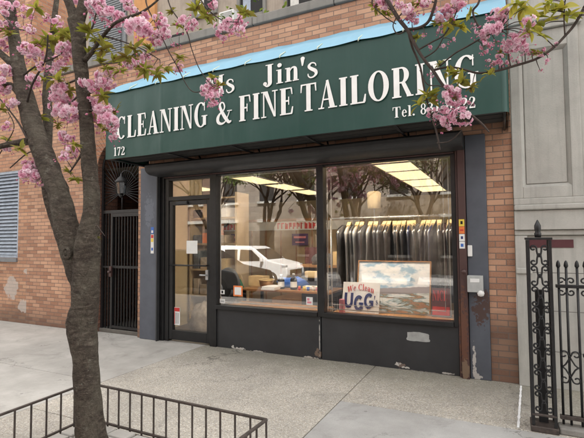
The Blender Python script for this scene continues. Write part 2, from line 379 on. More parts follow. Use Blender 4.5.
G = {
 'C': (.74, arc(.40, .5, .38, .52, .19, .47, 48, 312)+rc(.61, .66, .65, 1.0)+rc(.63, .8, .66, .99)),
 'L': (.68, stem(.1)+rc(.28, 0, .62, .05)+[[(.55, .04), (.65, .04), (.67, .3), (.62, .3)]]),
 'E': (.70, stem(.1)+rc(.28, 0, .62, .05)+rc(.28, .95, .6, 1)+rc(.28, .48, .46, .54)+rc(.44, .36, .48, .66)+[[(.55, .04), (.64, .04), (.67, .28), (.62, .28)], [(.55, .96), (.62, .96), (.64, .74), (.6, .74)]]),
 'F': (.66, stem(.1)+rc(.28, .95, .6, 1)+rc(.28, .48, .46, .54)+rc(.44, .36, .48, .66)+[[(.55, .96), (.62, .96), (.64, .72), (.6, .72)]]),
 'A': (.80, [[(.09, 0), (.15, 0), (.40, .98), (.36, 1.0)], [(.50, 0), (.72, 0), (.44, 1.02), (.34, 1.0)]]+rc(.2, .3, .56, .35)+rc(.0, 0, .25, SF)+rc(.43, 0, .8, SF)),
 'N': (.84, rc(.11, 0, .165, 1)+[[(.12, 1), (.33, 1), (.73, 0), (.64, 0)]]+rc(.665, 0, .725, 1)+rc(.01, 0, .26, SF)+rc(.01, .96, .28, 1)+rc(.56, .96, .83, 1)),
 'I': (.40, stem(.1)),
 'G': (.82, arc(.42, .5, .40, .52, .2, .47, 48, 318)+rc(.62, .66, .66, 1.0)+rc(.55, .06, .73, .44)+rc(.47, .42, .81, .46)),
 'T': (.74, rc(.27, 0, .46, 1)+rc(.19, 0, .54, SF)+rc(.02, .95, .71, 1)+[[(.02, .96), (.09, .96), (.05, .7), (.01, .7)], [(.64, .96), (.71, .96), (.72, .7), (.68, .7)]]),
 'O': (.84, arc(.42, .5, .40, .52, .2, .47, 0, 360, 32)),
 'R': (.80, stem(.1)+rc(.28, .95, .42, 1)+rc(.28, .46, .42, .51)+arc(.40, .73, .27, .27, .09, .22, -90, 90)+[[(.38, .48), (.52, .5), (.76, .02), (.6, 0)]]+rc(.58, 0, .82, SF)),
 'M': (1.0, rc(.11, 0, .165, 1)+[[(.12, 1), (.32, 1), (.56, .1), (.47, 0)], [(.47, 0), (.53, .12), (.78, 1), (.74, 1)]]+rc(.72, 0, .91, 1)+rc(.01, 0, .26, SF)+rc(.01, .96, .25, 1)+rc(.66, 0, .98, SF)+rc(.78, .96, .98, 1)),
 '&': (.92, sm([(.82, .56), (.72, .34), (.56, .1), (.34, 0.02), (.14, .1), (.1, .28), (.22, .46), (.42, .58), (.52, .74), (.46, .92), (.34, .97), (.24, .88), (.26, .72), (.42, .46), (.62, .2), (.78, .06), (.92, .1)], [.04, .05, .06, .1, .15, .17, .1, .06, .07, .07, .06, .12, .15, .17, .17, .13, .05])+rc(.68, .54, .96, .58)),
 's': (.48, sm([(.40, .5), (.36, .62), (.22, .67), (.11, .58), (.12, .48), (.24, .38), (.37, .28), (.40, .14), (.3, .03), (.16, .01), (.07, .1), (.06, .2)], [.03, .05, .06, .1, .13, .15, .15, .11, .07, .06, .05, .03])),
 'J': (.56, rc(.24, .2, .43, 1)+rc(.14, .96, .5, 1)+sm([(.335, .24), (.33, .08), (.22, -.03), (.1, .02)], [.19, .17, .09, .05])+arc(.11, .1, .09, .09, .01, .01, 0, 360, 12)),
 'i': (.34, rc(.09, 0, .25, .66)+rc(.02, 0, .32, SF)+rc(.02, .62, .2, .66)+arc(.17, .86, .1, .1, .005, .005, 0, 360, 14)),
 'n': (.64, rc(.09, 0, .25, .66)+rc(.02, 0, .31, SF)+rc(.02, .62, .2, .66)+sm([(.24, .5), (.32, .62), (.44, .63), (.49, .5), (.49, .05)], [.04, .06, .1, .15, .16])+rc(.36, 0, .63, SF)),
 'e': (.5, arc(.26, .33, .22, .35, .09, .3, 10, 320)+rc(.14, .34, .46, .39)),
 'l': (.32, rc(.08, 0, .24, 1)+rc(.01, 0, .31, SF)+rc(.01, .96, .2, 1)),
 'h': (.64, rc(.09, 0, .25, 1)+sm([(.24, .5), (.32, .62), (.44, .63), (.49, .5), (.49, .05)], [.04, .06, .1, .15, .16])),
 'a': (.52, arc(.22, .2, .19, .21, .07, .15, 0, 360)+rc(.3, 0, .45, .5)+sm([(.37, .45), (.32, .62), (.18, .64), (.08, .54)], [.15, .1, .06, .09])),
 "'": (.22, [[(.07, .62), (.12, .62), (.2, .98), (.02, .98)]]+arc(.11, .95, .09, .09, .005, .005, 0, 360, 12)),
 '.': (.26, arc(.13, .08, .09, .09, .005, .005, 0, 360, 12)),
 '-': (.36, rc(.04, .3, .32, .4)), ' ': (.3, []),
 '0': (.56, arc(.28, .5, .25, .51, .1, .46, 0, 360, 28)),
 '1': (.44, rc(.16, 0, .32, 1)+rc(.06, 0, .42, SF)+[[(.05, .84), (.2, .88), (.2, 1), (.16, 1)]]),
 '2': (.56, sm([(.08, .72), (.14, .92), (.28, .96), (.42, .84), (.4, .62), (.24, .36), (.08, .1)], [.1, .08, .07, .14, .15, .09, .05])+rc(.05, 0, .5, .13)+rc(.46, .1, .51, .26)),
 '3': (.54, sm([(.08, .84), (.22, .97), (.38, .88), (.38, .66), (.24, .54)], [.05, .06, .13, .13, .05])+sm([(.24, .54), (.42, .44), (.44, .2), (.26, .03), (.07, .12)], [.05, .11, .15, .08, .09])),
 '6': (.56, arc(.28, .31, .24, .33, .1, .27, 0, 360)+sm([(.12, .3), (.14, .62), (.28, .88), (.46, .98)], [.15, .14, .08, .04])),
 '7': (.54, rc(.05, .86, .5, .99)+rc(.04, .72, .08, .9)+[[(.16, 0), (.31, 0), (.5, .88), (.42, .9)]]),
 '8': (.56, arc(.28, .26, .24, .28, .11, .22, 0, 360)+arc(.28, .75, .2, .25, .1, .2, 0, 360)),
 'W': (1.1, [[(.05, 1), (.24, 1), (.42, 0), (.32, 0)], [(.32, 0), (.38, 0), (.58, 1), (.52, 1)], [(.48, 1), (.66, 1), (.84, 0), (.74, 0)], [(.74, 0), (.8, 0), (1.02, 1), (.97, 1)]]+rc(0, .96, .32, 1)+rc(.88, .96, 1.1, 1)),
 'U': (.84, rc(.05, .32, .26, 1)+rc(.58, .32, .79, 1)+arc(.42, .36, .37, .38, .16, .17, 180, 360)),   # sans
 'H': (.84, stem(.1)+stem(.55)+rc(.28, .48, .56, .54)),
 'g': (.84, arc(.42, .5, .40, .52, .2, .3, 50, 312)+rc(.6, .1, .8, .5)+rc(.45, .38, .8, .54)),      # heavy sans G
}
def text(s, x0, z0, h, y, width=None, depth=.004, warp=None, sx=1.0, gap=.06, dy=0.0):
    """letters as thin raised pieces; each stroke piece has its own tiny extra height so none share a plane"""
    adv = sum(G[c][0]+gap for c in s)-gap; kx = (width/adv) if width else h*sx
    mb = MB(); x = 0; i = 0
    for c in s:
        for q in G[c][1]:
            pts = []
            for (a, b) in q:
                X, Z = x0+(x+a)*kx, z0+b*h
                if warp: X, Z = warp(X, Z)
                Z += dy*(X-x0); pts.append((X, Z))
            mb.prism(pts, y-depth-(i % 23)*.00006, y); i += 1
        x += G[c][0]+gap
    return mb

# ------------------------------------------------------------------ ground
def struct(mb, name, mat, **k): return tag(mb.build(name, mat, **k), kind='structure')
KY = -4.35                            # kerb line
def sheet(x0, x1, y0, y1, z): return MB().add([(x0, y0, z), (x1, y0, z), (x1, y1, z), (x0, y1, z)], [(0, 1, 2, 3)])
struct(sheet(-400, 400, -400, 400, -.62), 'ground', M['asphalt'])
struct(MB().add([(-80, -14.3, -.5), (60, -14.3, -.5), (60, KY-.15, -.15), (-80, KY-.15, -.15)], [(0, 1, 2, 3)]), 'road', M['asphalt'])
PITX0, PITX1, PITY1 = -3.15, -1.36, -2.53
mb = MB()                              # pavement slabs with an opening for the tree pit
def slab(mb, x0, x1, y0, y1): mb.box(x0+.004, x1-.004, y0+.004, y1-.004, -.15, 0)
m1 = MB(); slab(m1, -30, -3.9, -1.75, 4); slab(m1, -30, -3.9, KY, -1.75)
struct(m1, 'pavement', M['pave_left'], bevel=.004)
m2 = MB(); slab(m2, -3.9, -1.42, PITY1, 1.2); slab(m2, -1.42, 14, -1.2, 1.2); slab(m2, -3.9, PITX0, KY, PITY1)
struct(m2, 'pavement', M['pave_agg'], bevel=.004)
m3 = MB(); slab(m3, PITX1-.06, 1.2, -2.72, -1.2); slab(m3, PITX1-.06, 1.2, KY, -2.72); slab(m3, 1.2, 14, KY, -1.2)
struct(m3, 'pavement', M['pave_smooth'], bevel=.004)
struct(sheet(-30, 14, KY, 1.2, -.012), 'pavement_bed', M['joint'])
m4 = MB(); m4.box(-60, 40, KY-.15, KY-.003, -.3, -.004); struct(m4, 'kerb', M['granite'], bevel=.012)
m5 = MB(); m5.box(-80, 60, -24.0, -14.25, -.6, -.36); struct(m5, 'far_pavement', M['pave_smooth'])
# tree pit: soil and a rim of granite setts
def soil():
    mb = MB(); nx, ny = 26, 26; x0, x1, y0, y1 = PITX0+.02, PITX1-.07, KY+.02, PITY1-.02
    vs = [(x0+(x1-x0)*i/nx, y0+(y1-y0)*j/ny, .004+.03*noise.noise(Vector((i*.5, j*.5, 0)))+.012*random.random()) for j in range(ny+1) for i in range(nx+1)]
    fs = [(j*(nx+1)+i, j*(nx+1)+i+1, (j+1)*(nx+1)+i+1, (j+1)*(nx+1)+i) for j in range(ny) for i in range(nx)]
    return mb.add(vs, fs, True)
struct(soil(), 'tree_pit_soil', M['soil'])
pv = thing('paving_setts', 'pale granite setts laid round the foot of the blossoming tree', 'paving', (-2.3, -2.7, 0))
k = 0
for row in range(3):
    x = PITX0+.06
    while x < PITX1-.2:
        wd = random.uniform(.13, .2); b = MB(); y1 = PITY1-.06-row*.125
        b.box(x, x+wd-.015, y1-.112, y1, -.01, .035+random.uniform(0, .012))
        o = b.build('sett', M['granite'], None, bevel=.012); o.parent = pv; o.matrix_parent_inverse = Matrix.Translation((2.3, 2.7, 0)); x += wd
# paint line on the pavement by the brick pier
b = MB(); random.seed(3)
for i in range(36):
    t = i/35; x = .10-.05*t; y = -.06-1.08*t; wj = .009+.006*noise.noise(Vector((i*.45, 2, 0)))
    b.add([(x-wj, y, .0045), (x+wj, y, .0045), (x+wj*.95-.0014, y-.0306, .0045), (x-wj-.0014, y-.0306, .0045)], [(0, 1, 2, 3)])
tag(b.build('chalk_line', M['chalk']), 'ragged white paint line drawn across the pavement beside the iron post', 'painted line')

# ------------------------------------------------------------------ shop building shell
shop = thing('shop_building', 'one storey orange brick shop building with arched side entrance and stone coping', 'building')
def arch_wall(mb, x0, x1, zt, xc, r, spring, y0, zb=0):   # wall front at y0 with round-headed opening
    n = 20; pts = [(xc-r*math.cos(math.pi*i/n), spring+r*math.sin(math.pi*i/n)) for i in range(n+1)]
    mb.add([(x0, y0, zb), (xc-r, y0, zb), (xc-r, y0, spring), (x0, y0, spring)], [(0, 1, 2, 3)])
    mb.add([(xc+r, y0, zb), (x1, y0, zb), (x1, y0, spring), (xc+r, y0, spring)], [(0, 1, 2, 3)])
    mb.add([(x0, y0, spring), (xc-r, y0, spring), (xc-r, y0, zt), (x0, y0, zt)], [(0, 1, 2, 3)])
    mb.add([(xc+r, y0, spring), (x1, y0, spring), (x1, y0, zt), (xc+r, y0, zt)], [(0, 1, 2, 3)])
    for i in range(n):
        a, b_ = pts[i], pts[i+1]; mb.add([(a[0], y0, a[1]), (b_[0], y0, b_[1]), (b_[0], y0, zt), (a[0], y0, zt)], [(0, 1, 2, 3)])
    return pts
XC, AR, SP = -5.63, .46, 2.68
mb = MB(); apts = arch_wall(mb, -7.90, -5.10, 4.45, XC, AR, SP, 0)
mb.add([(-5.10, 0, 2.62), (.08, 0, 2.62), (.08, 0, 4.45), (-5.10, 0, 4.45)], [(0, 1, 2, 3)])      # above the shopfront
mb.add([(-7.90, .3, 4.44), (.08, .3, 4.44), (.08, .3, 3.5), (-7.90, .3, 3.5)], [(0, 1, 2, 3)])
mb.build('wall', M['brick'], shop)
mb = MB(); mb.box(-.17, .082, 0, .35, -.02, 2.62); mb.build('brick_pier', M['brick_col'], shop, label='orange brick pier darkened by grime near the pavement')
# arch ring of soldier bricks, slightly proud
mb = MB()
for i in range(30):
    a0, a1 = math.pi*i/30+.006, math.pi*(i+1)/30-.006
    mb.add([(XC-r_*math.cos(a), y_, SP+r_*math.sin(a)) for y_ in (-.012, .02) for r_, a in ((AR, a0), (AR+.2, a0), (AR+.2, a1), (AR, a1))], [(0, 1, 2, 3), (7, 6, 5, 4), (0, 4, 5, 1), (1, 5, 6, 2), (2, 6, 7, 3), (3, 7, 4, 0)])
mb.build('arch_ring', M['brick_side'], shop)
# reveal and vestibule of the arch
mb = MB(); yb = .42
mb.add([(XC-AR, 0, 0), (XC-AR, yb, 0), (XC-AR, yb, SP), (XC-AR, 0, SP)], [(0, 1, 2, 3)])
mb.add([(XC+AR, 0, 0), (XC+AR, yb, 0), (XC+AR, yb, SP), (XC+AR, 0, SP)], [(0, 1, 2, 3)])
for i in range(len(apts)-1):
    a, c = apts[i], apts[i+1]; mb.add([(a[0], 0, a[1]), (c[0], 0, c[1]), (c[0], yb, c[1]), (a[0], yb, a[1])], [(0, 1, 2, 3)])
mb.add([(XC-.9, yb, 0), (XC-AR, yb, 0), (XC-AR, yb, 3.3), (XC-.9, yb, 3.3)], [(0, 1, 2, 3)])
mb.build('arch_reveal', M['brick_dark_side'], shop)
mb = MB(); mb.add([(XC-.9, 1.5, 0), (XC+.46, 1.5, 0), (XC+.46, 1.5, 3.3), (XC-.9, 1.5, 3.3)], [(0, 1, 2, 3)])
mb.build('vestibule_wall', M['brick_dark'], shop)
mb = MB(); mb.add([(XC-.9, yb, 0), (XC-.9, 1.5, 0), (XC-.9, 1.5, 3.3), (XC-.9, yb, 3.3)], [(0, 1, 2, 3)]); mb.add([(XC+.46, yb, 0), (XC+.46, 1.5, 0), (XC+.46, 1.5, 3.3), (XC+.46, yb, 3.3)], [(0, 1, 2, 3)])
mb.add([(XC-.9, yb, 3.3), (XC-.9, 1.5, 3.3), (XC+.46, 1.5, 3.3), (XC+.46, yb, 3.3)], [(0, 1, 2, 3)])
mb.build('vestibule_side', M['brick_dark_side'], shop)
mb = MB(); mb.box(XC-.75, XC+.35, 1.42, 1.497, .02, 2.1); mb.build('inner_door', M['door_dark'], shop, bevel=.004)
mb = MB(); mb.box(XC-AR-.02, XC+AR, .06, 1.5, 0, .06); mb.build('doorstep', M['joint'], shop, bevel=.01)
# coping
mb = MB(); x = -7.90; random.seed(5)
while x < .08:
    x2 = min(x+random.uniform(.9, 1.3), .08); mb.box(x+.004, x2-.004, -.045, .34, 4.452, 4.575); x = x2
mb.build('coping', M['coping'], shop, bevel=.012)
mb = MB(); mb.box(-7.90, .08, .36, 8.0, 4.3, 4.36); mb.build('roof', M['soffit'], shop)
# steel pillars
mb = MB(); mb.box(-5.08, -4.72, -.05, .12, 0, 2.618); mb.build('pillar', M['pillar'], shop, bevel=.008, label='blue-grey painted steel pillar left of the shop door')
mb = MB(); mb.box(-.375, -.172, -.02, .12, 0, 2.618); mb.build('pillar', M['pillar_r'], shop, bevel=.006, label='blue-grey pillar with a rust stain and peeling white foot')
mb = MB(); mb.box(-4.715, -4.635, -.02, .10, 0, 2.47); mb.build('door_jamb', M['black'], shop, bevel=.004)
mb = MB(); mb.box(-.455, -.38, -.06, .10, 0, 2.47); mb.box(-.48, -.457, -.03, .09, 0, 2.47); mb.build('shutter_track', M['jamb'], shop, bevel=.005, label='brown shutter track with peeling paint at its foot')
mb = MB(); mb.box(-4.72, -4.70, -.09, -.03, 0, 2.47); mb.build('shutter_track', M['shutter'], shop, bevel=.003)
# roller shutter housing
mb = MB(); n = 12
prof = [(.0, 2.617), (-.30, 2.617), (-.34, 2.59)]+[(-.20-.14*math.cos(a), 2.55-.09*math.sin(a)) for a in [R(x_) for x_ in range(0, 100, 12)]]+[(-.05, 2.455), (.0, 2.455)]
vs = [(x_, y_, z_) for x_ in (-4.715, -.38) for (y_, z_) in prof]; m_ = len(prof)
mb.add(vs, [(i, i+1, i+1+m_, i+m_) for i in range(m_-1)]+[tuple(range(m_)), tuple(range(2*m_-1, m_-1, -1))])
mb.build('shutter_housing', M['shutter'], shop, bevel=.004)
mb = MB()
for i in range(3): mb.box(-4.70, -.39, -.30+i*.004, -.27+i*.004, 2.437-.0-i*.0, 2.45)
mb = MB(); mb.box(-4.69, -.49, -.015, .03, 2.435, 2.452); mb.build('lintel', M['jamb'], shop, bevel=.003)

# shopfront frames and glass
XM1, XM2, XW0, XW1 = -3.74, -2.095, -3.70, -.49
ZS = .53
GY = .05
fr = MB()
fr.box(-4.633, -4.56, .0, .10, 0, 2.433)                       # door frame left
fr.box(-3.79, XM1+.06, -.012, .10, 0, 2.433)                   # between door and window
fr.box(XM2-.045, XM2+.045, -.012, .10, ZS, 2.433)
fr.box(-.53, -.482, -.01, .10, ZS, 2.433)
fr.box(-4.56, -3.79, .002, .098, 2.09, 2.15)                    # transom bar
fr.box(-4.56, -3.79, .002, .098, 2.395, 2.433)
fr.box(XM1+.06, XM2-.045, -.03, .098, ZS, ZS+.055); fr.box(XM2+.045, -.53, -.03, .098, ZS, ZS+.055)
fr.box(XM1+.06, XM2-.045, .002, .098, 2.415, 2.433); fr.box(XM2+.045, -.53, .002, .098, 2.415, 2.433)
fr.build('shopfront_frame', M['black'], shop, bevel=.004)
mb = MB(); mb.box(XM1-.04, XM2-.012, .012, .10, .0, ZS-.003); mb.box(XM2+.0, -.485, .012, .10, .0, ZS-.003); mb.build('bulkhead', M['bulkhead'], shop, bevel=.004)
mb = MB(); mb.box(XM1-.02, -.485, .03, .095, .0, ZS-.01)
def patch(name, cx, cz, rx, rz, y, mat, par, seed):
    random.seed(seed); n = 26; pts = []
    for i in range(n):
        a = 6.283*i/n; k = 1/max(abs(math.cos(a)), abs(math.sin(a))); k = 1+(k-1)*.75; k *= random.uniform(.9, 1.06)
        pts.append((cx+rx*k*math.cos(a), cz+rz*k*math.sin(a)))
    b = MB(); b.prism(pts, y-.0015, y); return b.build(name, mat, par)
patch('paint_patch', -.92, .385, .13, .052, .0115, M['spot'], shop, 4)
def pane(x0, x1, z0, z1, par=shop, y=GY, name='window_pane'):
    b = MB(); b.add([(x0, y, z0), (x1, y, z0), (x1, y, z1), (x0, y, z1)], [(0, 1, 2, 3)]); return b.build(name, M['glass'], par)
pane(XM1+.06, XM2-.045, ZS+.055, 2.415); pane(XM2+.045, -.53, ZS+.055, 2.415); pane(-4.56, -3.79, 2.15, 2.395)
def foil(x0, x1, z0, z1, t=.012):
    b = MB(); y0, y1 = GY+.012, GY+.024
    b.box(x0, x0+t, y0, y1, z0, z1); b.box(x1-t, x1, y0, y1, z0, z1); b.box(x0+t, x1-t, y0, y1, z0, z0+t); b.box(x0+t, x1-t, y0, y1, z1-t, z1)
    return b.build('inner_trim', M['frame_light'], shop)
foil(XM1+.075, XM2-.065, ZS+.09, 2.40); foil(XM2+.065, -.56, ZS+.09, 2.40); foil(XM2+.12, -.62, ZS+.15, 2.405, .006)
mb = MB(); mb.box(XM1+.08, XM2-.07, GY+.03, GY+.6, ZS-.02, ZS+.03); mb.box(XM2+.06, -.55, GY+.03, GY+.6, ZS-.02, ZS+.03); mb.build('window_shelf', M['wood'], shop, bevel=.004)
# shop door
door = MB(); door.box(-4.553, -4.49, .012, .075, .03, 2.083); door.box(-3.86, -3.797, .012, .075, .03, 2.083); door.box(-4.49, -3.86, .012, .075, .03, .17); door.box(-4.49, -3.86, .012, .075, 2.02, 2.083)
dr = door.build('shop_door', M['black'], shop, bevel=.004)
pane(-4.49, -3.86, .17, 2.02, dr, .045, 'door_pane')
b = MB(); b.tube([(-4.5, .0, 1.13), (-4.5, -.035, 1.13), (-3.84, -.035, 1.13), (-3.84, .0, 1.13)], .011, 8); b.build('push_bar', M['black'], dr)
b = MB(); b.box(-3.852, -3.81, -.03, .012, .93, 1.07); b.tube([(-3.83, -.03, 1.0), (-3.83, -.07, 1.0), (-3.92, -.07, 1.0)], .012, 8); b.build('door_handle', M['steel'], dr)
b = MB(); b.box(-4.25, -4.05, .040, .0435, 1.30, 1.49); b.build('paper_notice', M['white'], dr)
b = MB(); b.box(-4.475, -4.37, .040, .0435, .24, .5); po = b.build('door_poster', M['white'], dr)
b = MB(); b.box(-4.472, -4.373, .0375, .0395, .44, .495); b.box(-4.472, -4.462, .0375, .0395, .25, .435); b.build('poster_print', M['red'], po)
b = MB(); b.box(-4.452, -4.425, .0375, .0395, .26, .42); b.box(-4.415, -4.39, .0375, .0395, .26, .42); b.build('poster_print', M['grey_box'], po)
b = MB(); b.box(-4.4, -4.2, -.02, .012, 2.03, 2.075); b.build('door_closer', M['shutter'], dr, bevel=.005)
# interior shell
IX0, IX1, IY1, IZ = -7.9, .06, 7.4, 2.70
b = MB(); b.add([(IX0, .11, .01), (IX1, .11, .01), (IX1, IY1, .01), (IX0, IY1, .01)], [(0, 1, 2, 3)]); b.build('interior_floor', M['ifloor'], shop)
b = MB(); b.add([(IX0, .11, IZ), (IX1, .11, IZ), (IX1, IY1, IZ), (IX0, IY1, IZ)], [(0, 1, 2, 3)]); b.build('interior_ceiling', M['ceil'], shop)
b = MB(); b.add([(IX0, IY1, 0), (IX1, IY1, 0), (IX1, IY1, IZ), (IX0, IY1, IZ)], [(0, 1, 2, 3)])
b.add([(IX1, .36, 0), (IX1, IY1, 0), (IX1, IY1, IZ), (IX1, .36, IZ)], [(0, 1, 2, 3)]); b.add([(IX0, 1.55, 0), (IX0, IY1, 0), (IX0, IY1, IZ), (IX0, 1.55, IZ)], [(0, 1, 2, 3)])
b.add([(IX0, 1.56, 0), (-5.14, 1.56, 0), (-5.14, 1.56, IZ), (IX0, 1.56, IZ)], [(0, 1, 2, 3)]); b.add([(-5.14, .12, 0), (-5.14, 1.56, 0), (-5.14, 1.56, IZ), (-5.14, .12, IZ)], [(0, 1, 2, 3)])
b.add([(-4.95, .135, 2.44), (.0, .135, 2.44), (.0, .135, IZ), (-4.95, .135, IZ)], [(0, 1, 2, 3)])
b.build('interior_wall', M['cream'], shop)
# tan panelled partition with battens
part = thing('panelled_partition', 'tan wood panelled partition at the back of the shop', 'partition', (0, 0, 0))
b = MB(); b.box(-7.2, -2.9, 4.5, 4.56, .01, 1.95); b.build('panel', M['tan'], part)
b = MB(); x = -7.1
while x < -2.9: b.box(x, x+.03, 4.48, 4.498, .01, 1.95); x += .42
b.box(-7.2, -2.9, 4.475, 4.5, 1.951, 2.0); b.build('batten', M['wood'], part)
b = MB(); b.box(-6.9, -2.95, 4.44, 4.455, 1.72, 1.93); bn = tag(b.build('wall_banner', M['white']), 'long white banner with red lettering across the panelled partition', 'banner')
b = MB(); random.seed(2)
for (bx, wd) in ((-6.75, .75), (-5.05, 1.0)):
    x = bx
    while x < bx+wd: # illegible red letter shapes
        b.box(x, x+.03, 4.43, 4.4385, 1.75, 1.9); b.box(x+.03, x+.075, 4.43, 4.4385, random.choice((1.75, 1.8, 1.87)), random.choice((1.88, 1.9))); x += .105
b.build('lettering', M['red'], bn)
for (px, lab) in ((238, 'purple poster on the panelling, the one nearer the door'), (300, 'purple poster on the panelling, the one nearer the middle mullion')):
    c = A(px, 239.5, 4.42); b = MB(); b.box(-.21, .21, -.01, .01, -.14, .14); o = tag(b.build('wall_poster', M['purple'], loc=c), lab, 'poster')
    b = MB(); b.box(-.16, .16, -.014, -.011, .03, .08); b.box(-.12, .12, -.014, -.011, -.08, -.05); b.build('print', M['pink'], o)
# ceiling lights
def lamp_panel(x0, x1, y0, y1, lab):
    t = thing('ceiling_light', lab, 'ceiling light', ((x0+x1)/2, (y0+y1)/2, IZ), 0, 'fluorescent ceiling panels')
    hx, hy = (x1-x0)/2, (y1-y0)/2
    b = MB(); b.box(-hx, hx, -hy, hy, -.012, -.008); b.build('diffuser', M['panel_light'], t)
    b = MB(); b.box(-hx-.03, -hx, -hy-.03, hy+.03, -.02, -.002); b.box(hx, hx+.03, -hy-.03, hy+.03, -.02, -.002); b.box(-hx, hx, -hy-.03, -hy, -.02, -.002); b.box(-hx, hx, hy, hy+.03, -.02, -.002); b.build('light_frame', M['frame_light'], t)
ords = ('nearest', 'second', 'third', 'fourth')
for i in range(4): lamp_panel(-1.88, -1.30, 1.42+i*1.27, 2.58+i*1.27, ords[i]+' glowing ceiling panel counted from the glass in the right window')
for i in range(3): lamp_panel(-4.72, -4.22, 1.9+i*1.3, 3.0+i*1.3, ords[i]+' glowing ceiling panel counted from the glass in the middle window')
lamp_panel(-6.6, -6.1, 2.3, 3.5, 'glowing ceiling panel seen through the glass above the door')

# ------------------------------------------------------------------ awning
aw = thing('awning', 'long dark green shop awning with sky sheen painted blue on top and white lettering', 'awning')
AX0, AX1, AY, AZ0, AZ1 = -4.95, .0, -.82, 2.62, 3.54
def awn_front():
    mb = MB(); nx, nz = 220, 12
    vs = []
    for j in range(nz+1):
        for i in range(nx+1):
            x = AX0+(AX1-AX0)*i/nx; z = AZ0+(AZ1-AZ0)*j/nz
            y = AY+.004*math.sin(i*.37)*(j/nz)*(1-j/nz)*3+.016*(1-abs(math.sin(math.pi*((x-AX0)/(AX1-AX0)*5)))**.35)*-.5+.01*noise.noise(Vector((x*1.4, z*2, 3)))
            if j == 0: z += .008*noise.noise(Vector((x*1.3, 0, 7)))
            vs.append((x, y, z))
    fs = [(j*(nx+1)+i, j*(nx+1)+i+1, (j+1)*(nx+1)+i+1, (j+1)*(nx+1)+i) for j in range(nz) for i in range(nx)]
    mb.add(vs, fs, True)
    # rounded right corner and end faces
    n = 6; pr = [(AX1+.06*math.sin(R(90*i/n)), AY+.06*(1-math.cos(R(90*i/n)))) for i in range(n+1)]+[(AX1+.06, -.005)]
    mb.add([(x, y, z) for z in (AZ0, AZ1) for x, y in pr], [(i, i+1, i+1+len(pr), i+len(pr)) for i in range(len(pr)-1)], True)
    mb.add([(AX0, AY, AZ0), (AX0, -.005, AZ0), (AX0, -.005, AZ1), (AX0, AY, AZ1)], [(0, 1, 2, 3)])
    return mb
can = awn_front().build('canopy', M['green'], aw)
# sloping top, sky reflection painted in as blue, sagging between its ribs
def awn_top():
    mb = MB(); nx, ny = 200, 10; seams = [AX0+(AX1+.06-AX0)*k/11 for k in range(12)]
    vs = []
    for j in range(ny+1):
        v = j/ny
        for i in range(nx+1):
            x = AX0+(AX1+.06-AX0)*i/nx; u = ((x-AX0)/(AX1+.06-AX0)*11) % 1
            sag = math.sin(math.pi*u)
            y = AY-.012+(-AY+.0)*v; z = 0; z = AZ1+.53*v+.03*math.sin(math.pi*min(1, v*1.5))+.010*(1-sag)+.012*noise.noise(Vector((x*2, v*3, 1)))
            if j == 0: y -= .012; z -= .010+.012*noise.noise(Vector((x*1.2, 0, 4)))
            vs.append((x, y, z))
    fs = [(j*(nx+1)+i, j*(nx+1)+i+1, (j+1)*(nx+1)+i+1, (j+1)*(nx+1)+i) for j in range(ny) for i in range(nx)]
    mb.add(vs, fs, True)
    for xe, k0 in ((AX0, 0), (AX1+.06, nx)):
        mb.add([vs[j*(nx+1)+k0] for j in range(ny+1)]+[(xe, -.001, AZ1-.012), (xe, AY, AZ1-.012)], [tuple(range(ny+3))])
    return mb, seams
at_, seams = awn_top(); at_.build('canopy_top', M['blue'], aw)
for x in seams[1:-1]: MB().tube([(x, AY-.026, AZ1-.012), (x, AY-.01, AZ1+.022), (x+.01, AY+.1, AZ1+.10)], .007, 6).build('canopy_seam', M['seam'], aw)
b = MB()
for (y, z) in ((AY+.02, AZ0+.01), (AY+.02, AZ1-.03)): b.bar((AX0+.01, y, z), (AX1+.02, y, z), .014, 8)
for x in [AX0+.02+k*(AX1-AX0)/5 for k in range(6)]: b.bar((x, AY+.02, AZ0+.01), (x, -.01, AZ0+.02), .013, 8); b.bar((x, AY+.02, AZ1-.03), (x, -.01, AZ0+.03), .011, 8)
b.build('awning_frame', M['black'], aw)
b = MB()
for i in range(6): b.box(AX0+.02, AX1+.03, AY+.05+i*.08, AY+.05+i*.08+.074, 2.655+(i % 2)*.004, 2.662+(i % 2)*.004)
b.build('soffit', M['soffit'], aw)
LY = AY-.012
def lett(mb, lab):
    o = mb.build('lettering', M['letter'], aw); o['label'] = lab
def LX(px, py): v = A(px, py, AY); return v.x
lett(text('CLEANING', -4.745, 2.88, .30, LY, width=1.53), 'white serif capitals CLEANING')
lett(text('&', -3.085, 2.875, .27, LY, width=.215), 'white ampersand')
lett(text('FINE', -2.77, 2.875, .30, LY, width=.72), 'white serif capitals FINE')
lett(text('TAILORING', -1.97, 2.88, .30, LY, width=1.79), 'white serif capitals TAILORING')
lett(text('Ms', -3.24, 3.24, .235, LY, width=.42), 'white serif letters Ms')
lett(text("Jin's", -2.44, 3.24, .24, LY, width=.68), "white serif letters Jin's")
lett(text('Tel. 831-6322', -.97, 2.685, .105, LY, width=.76), 'small white telephone number')
lett(text('172', -4.79, 2.655, .115, LY, width=.21), 'small white street number 172')

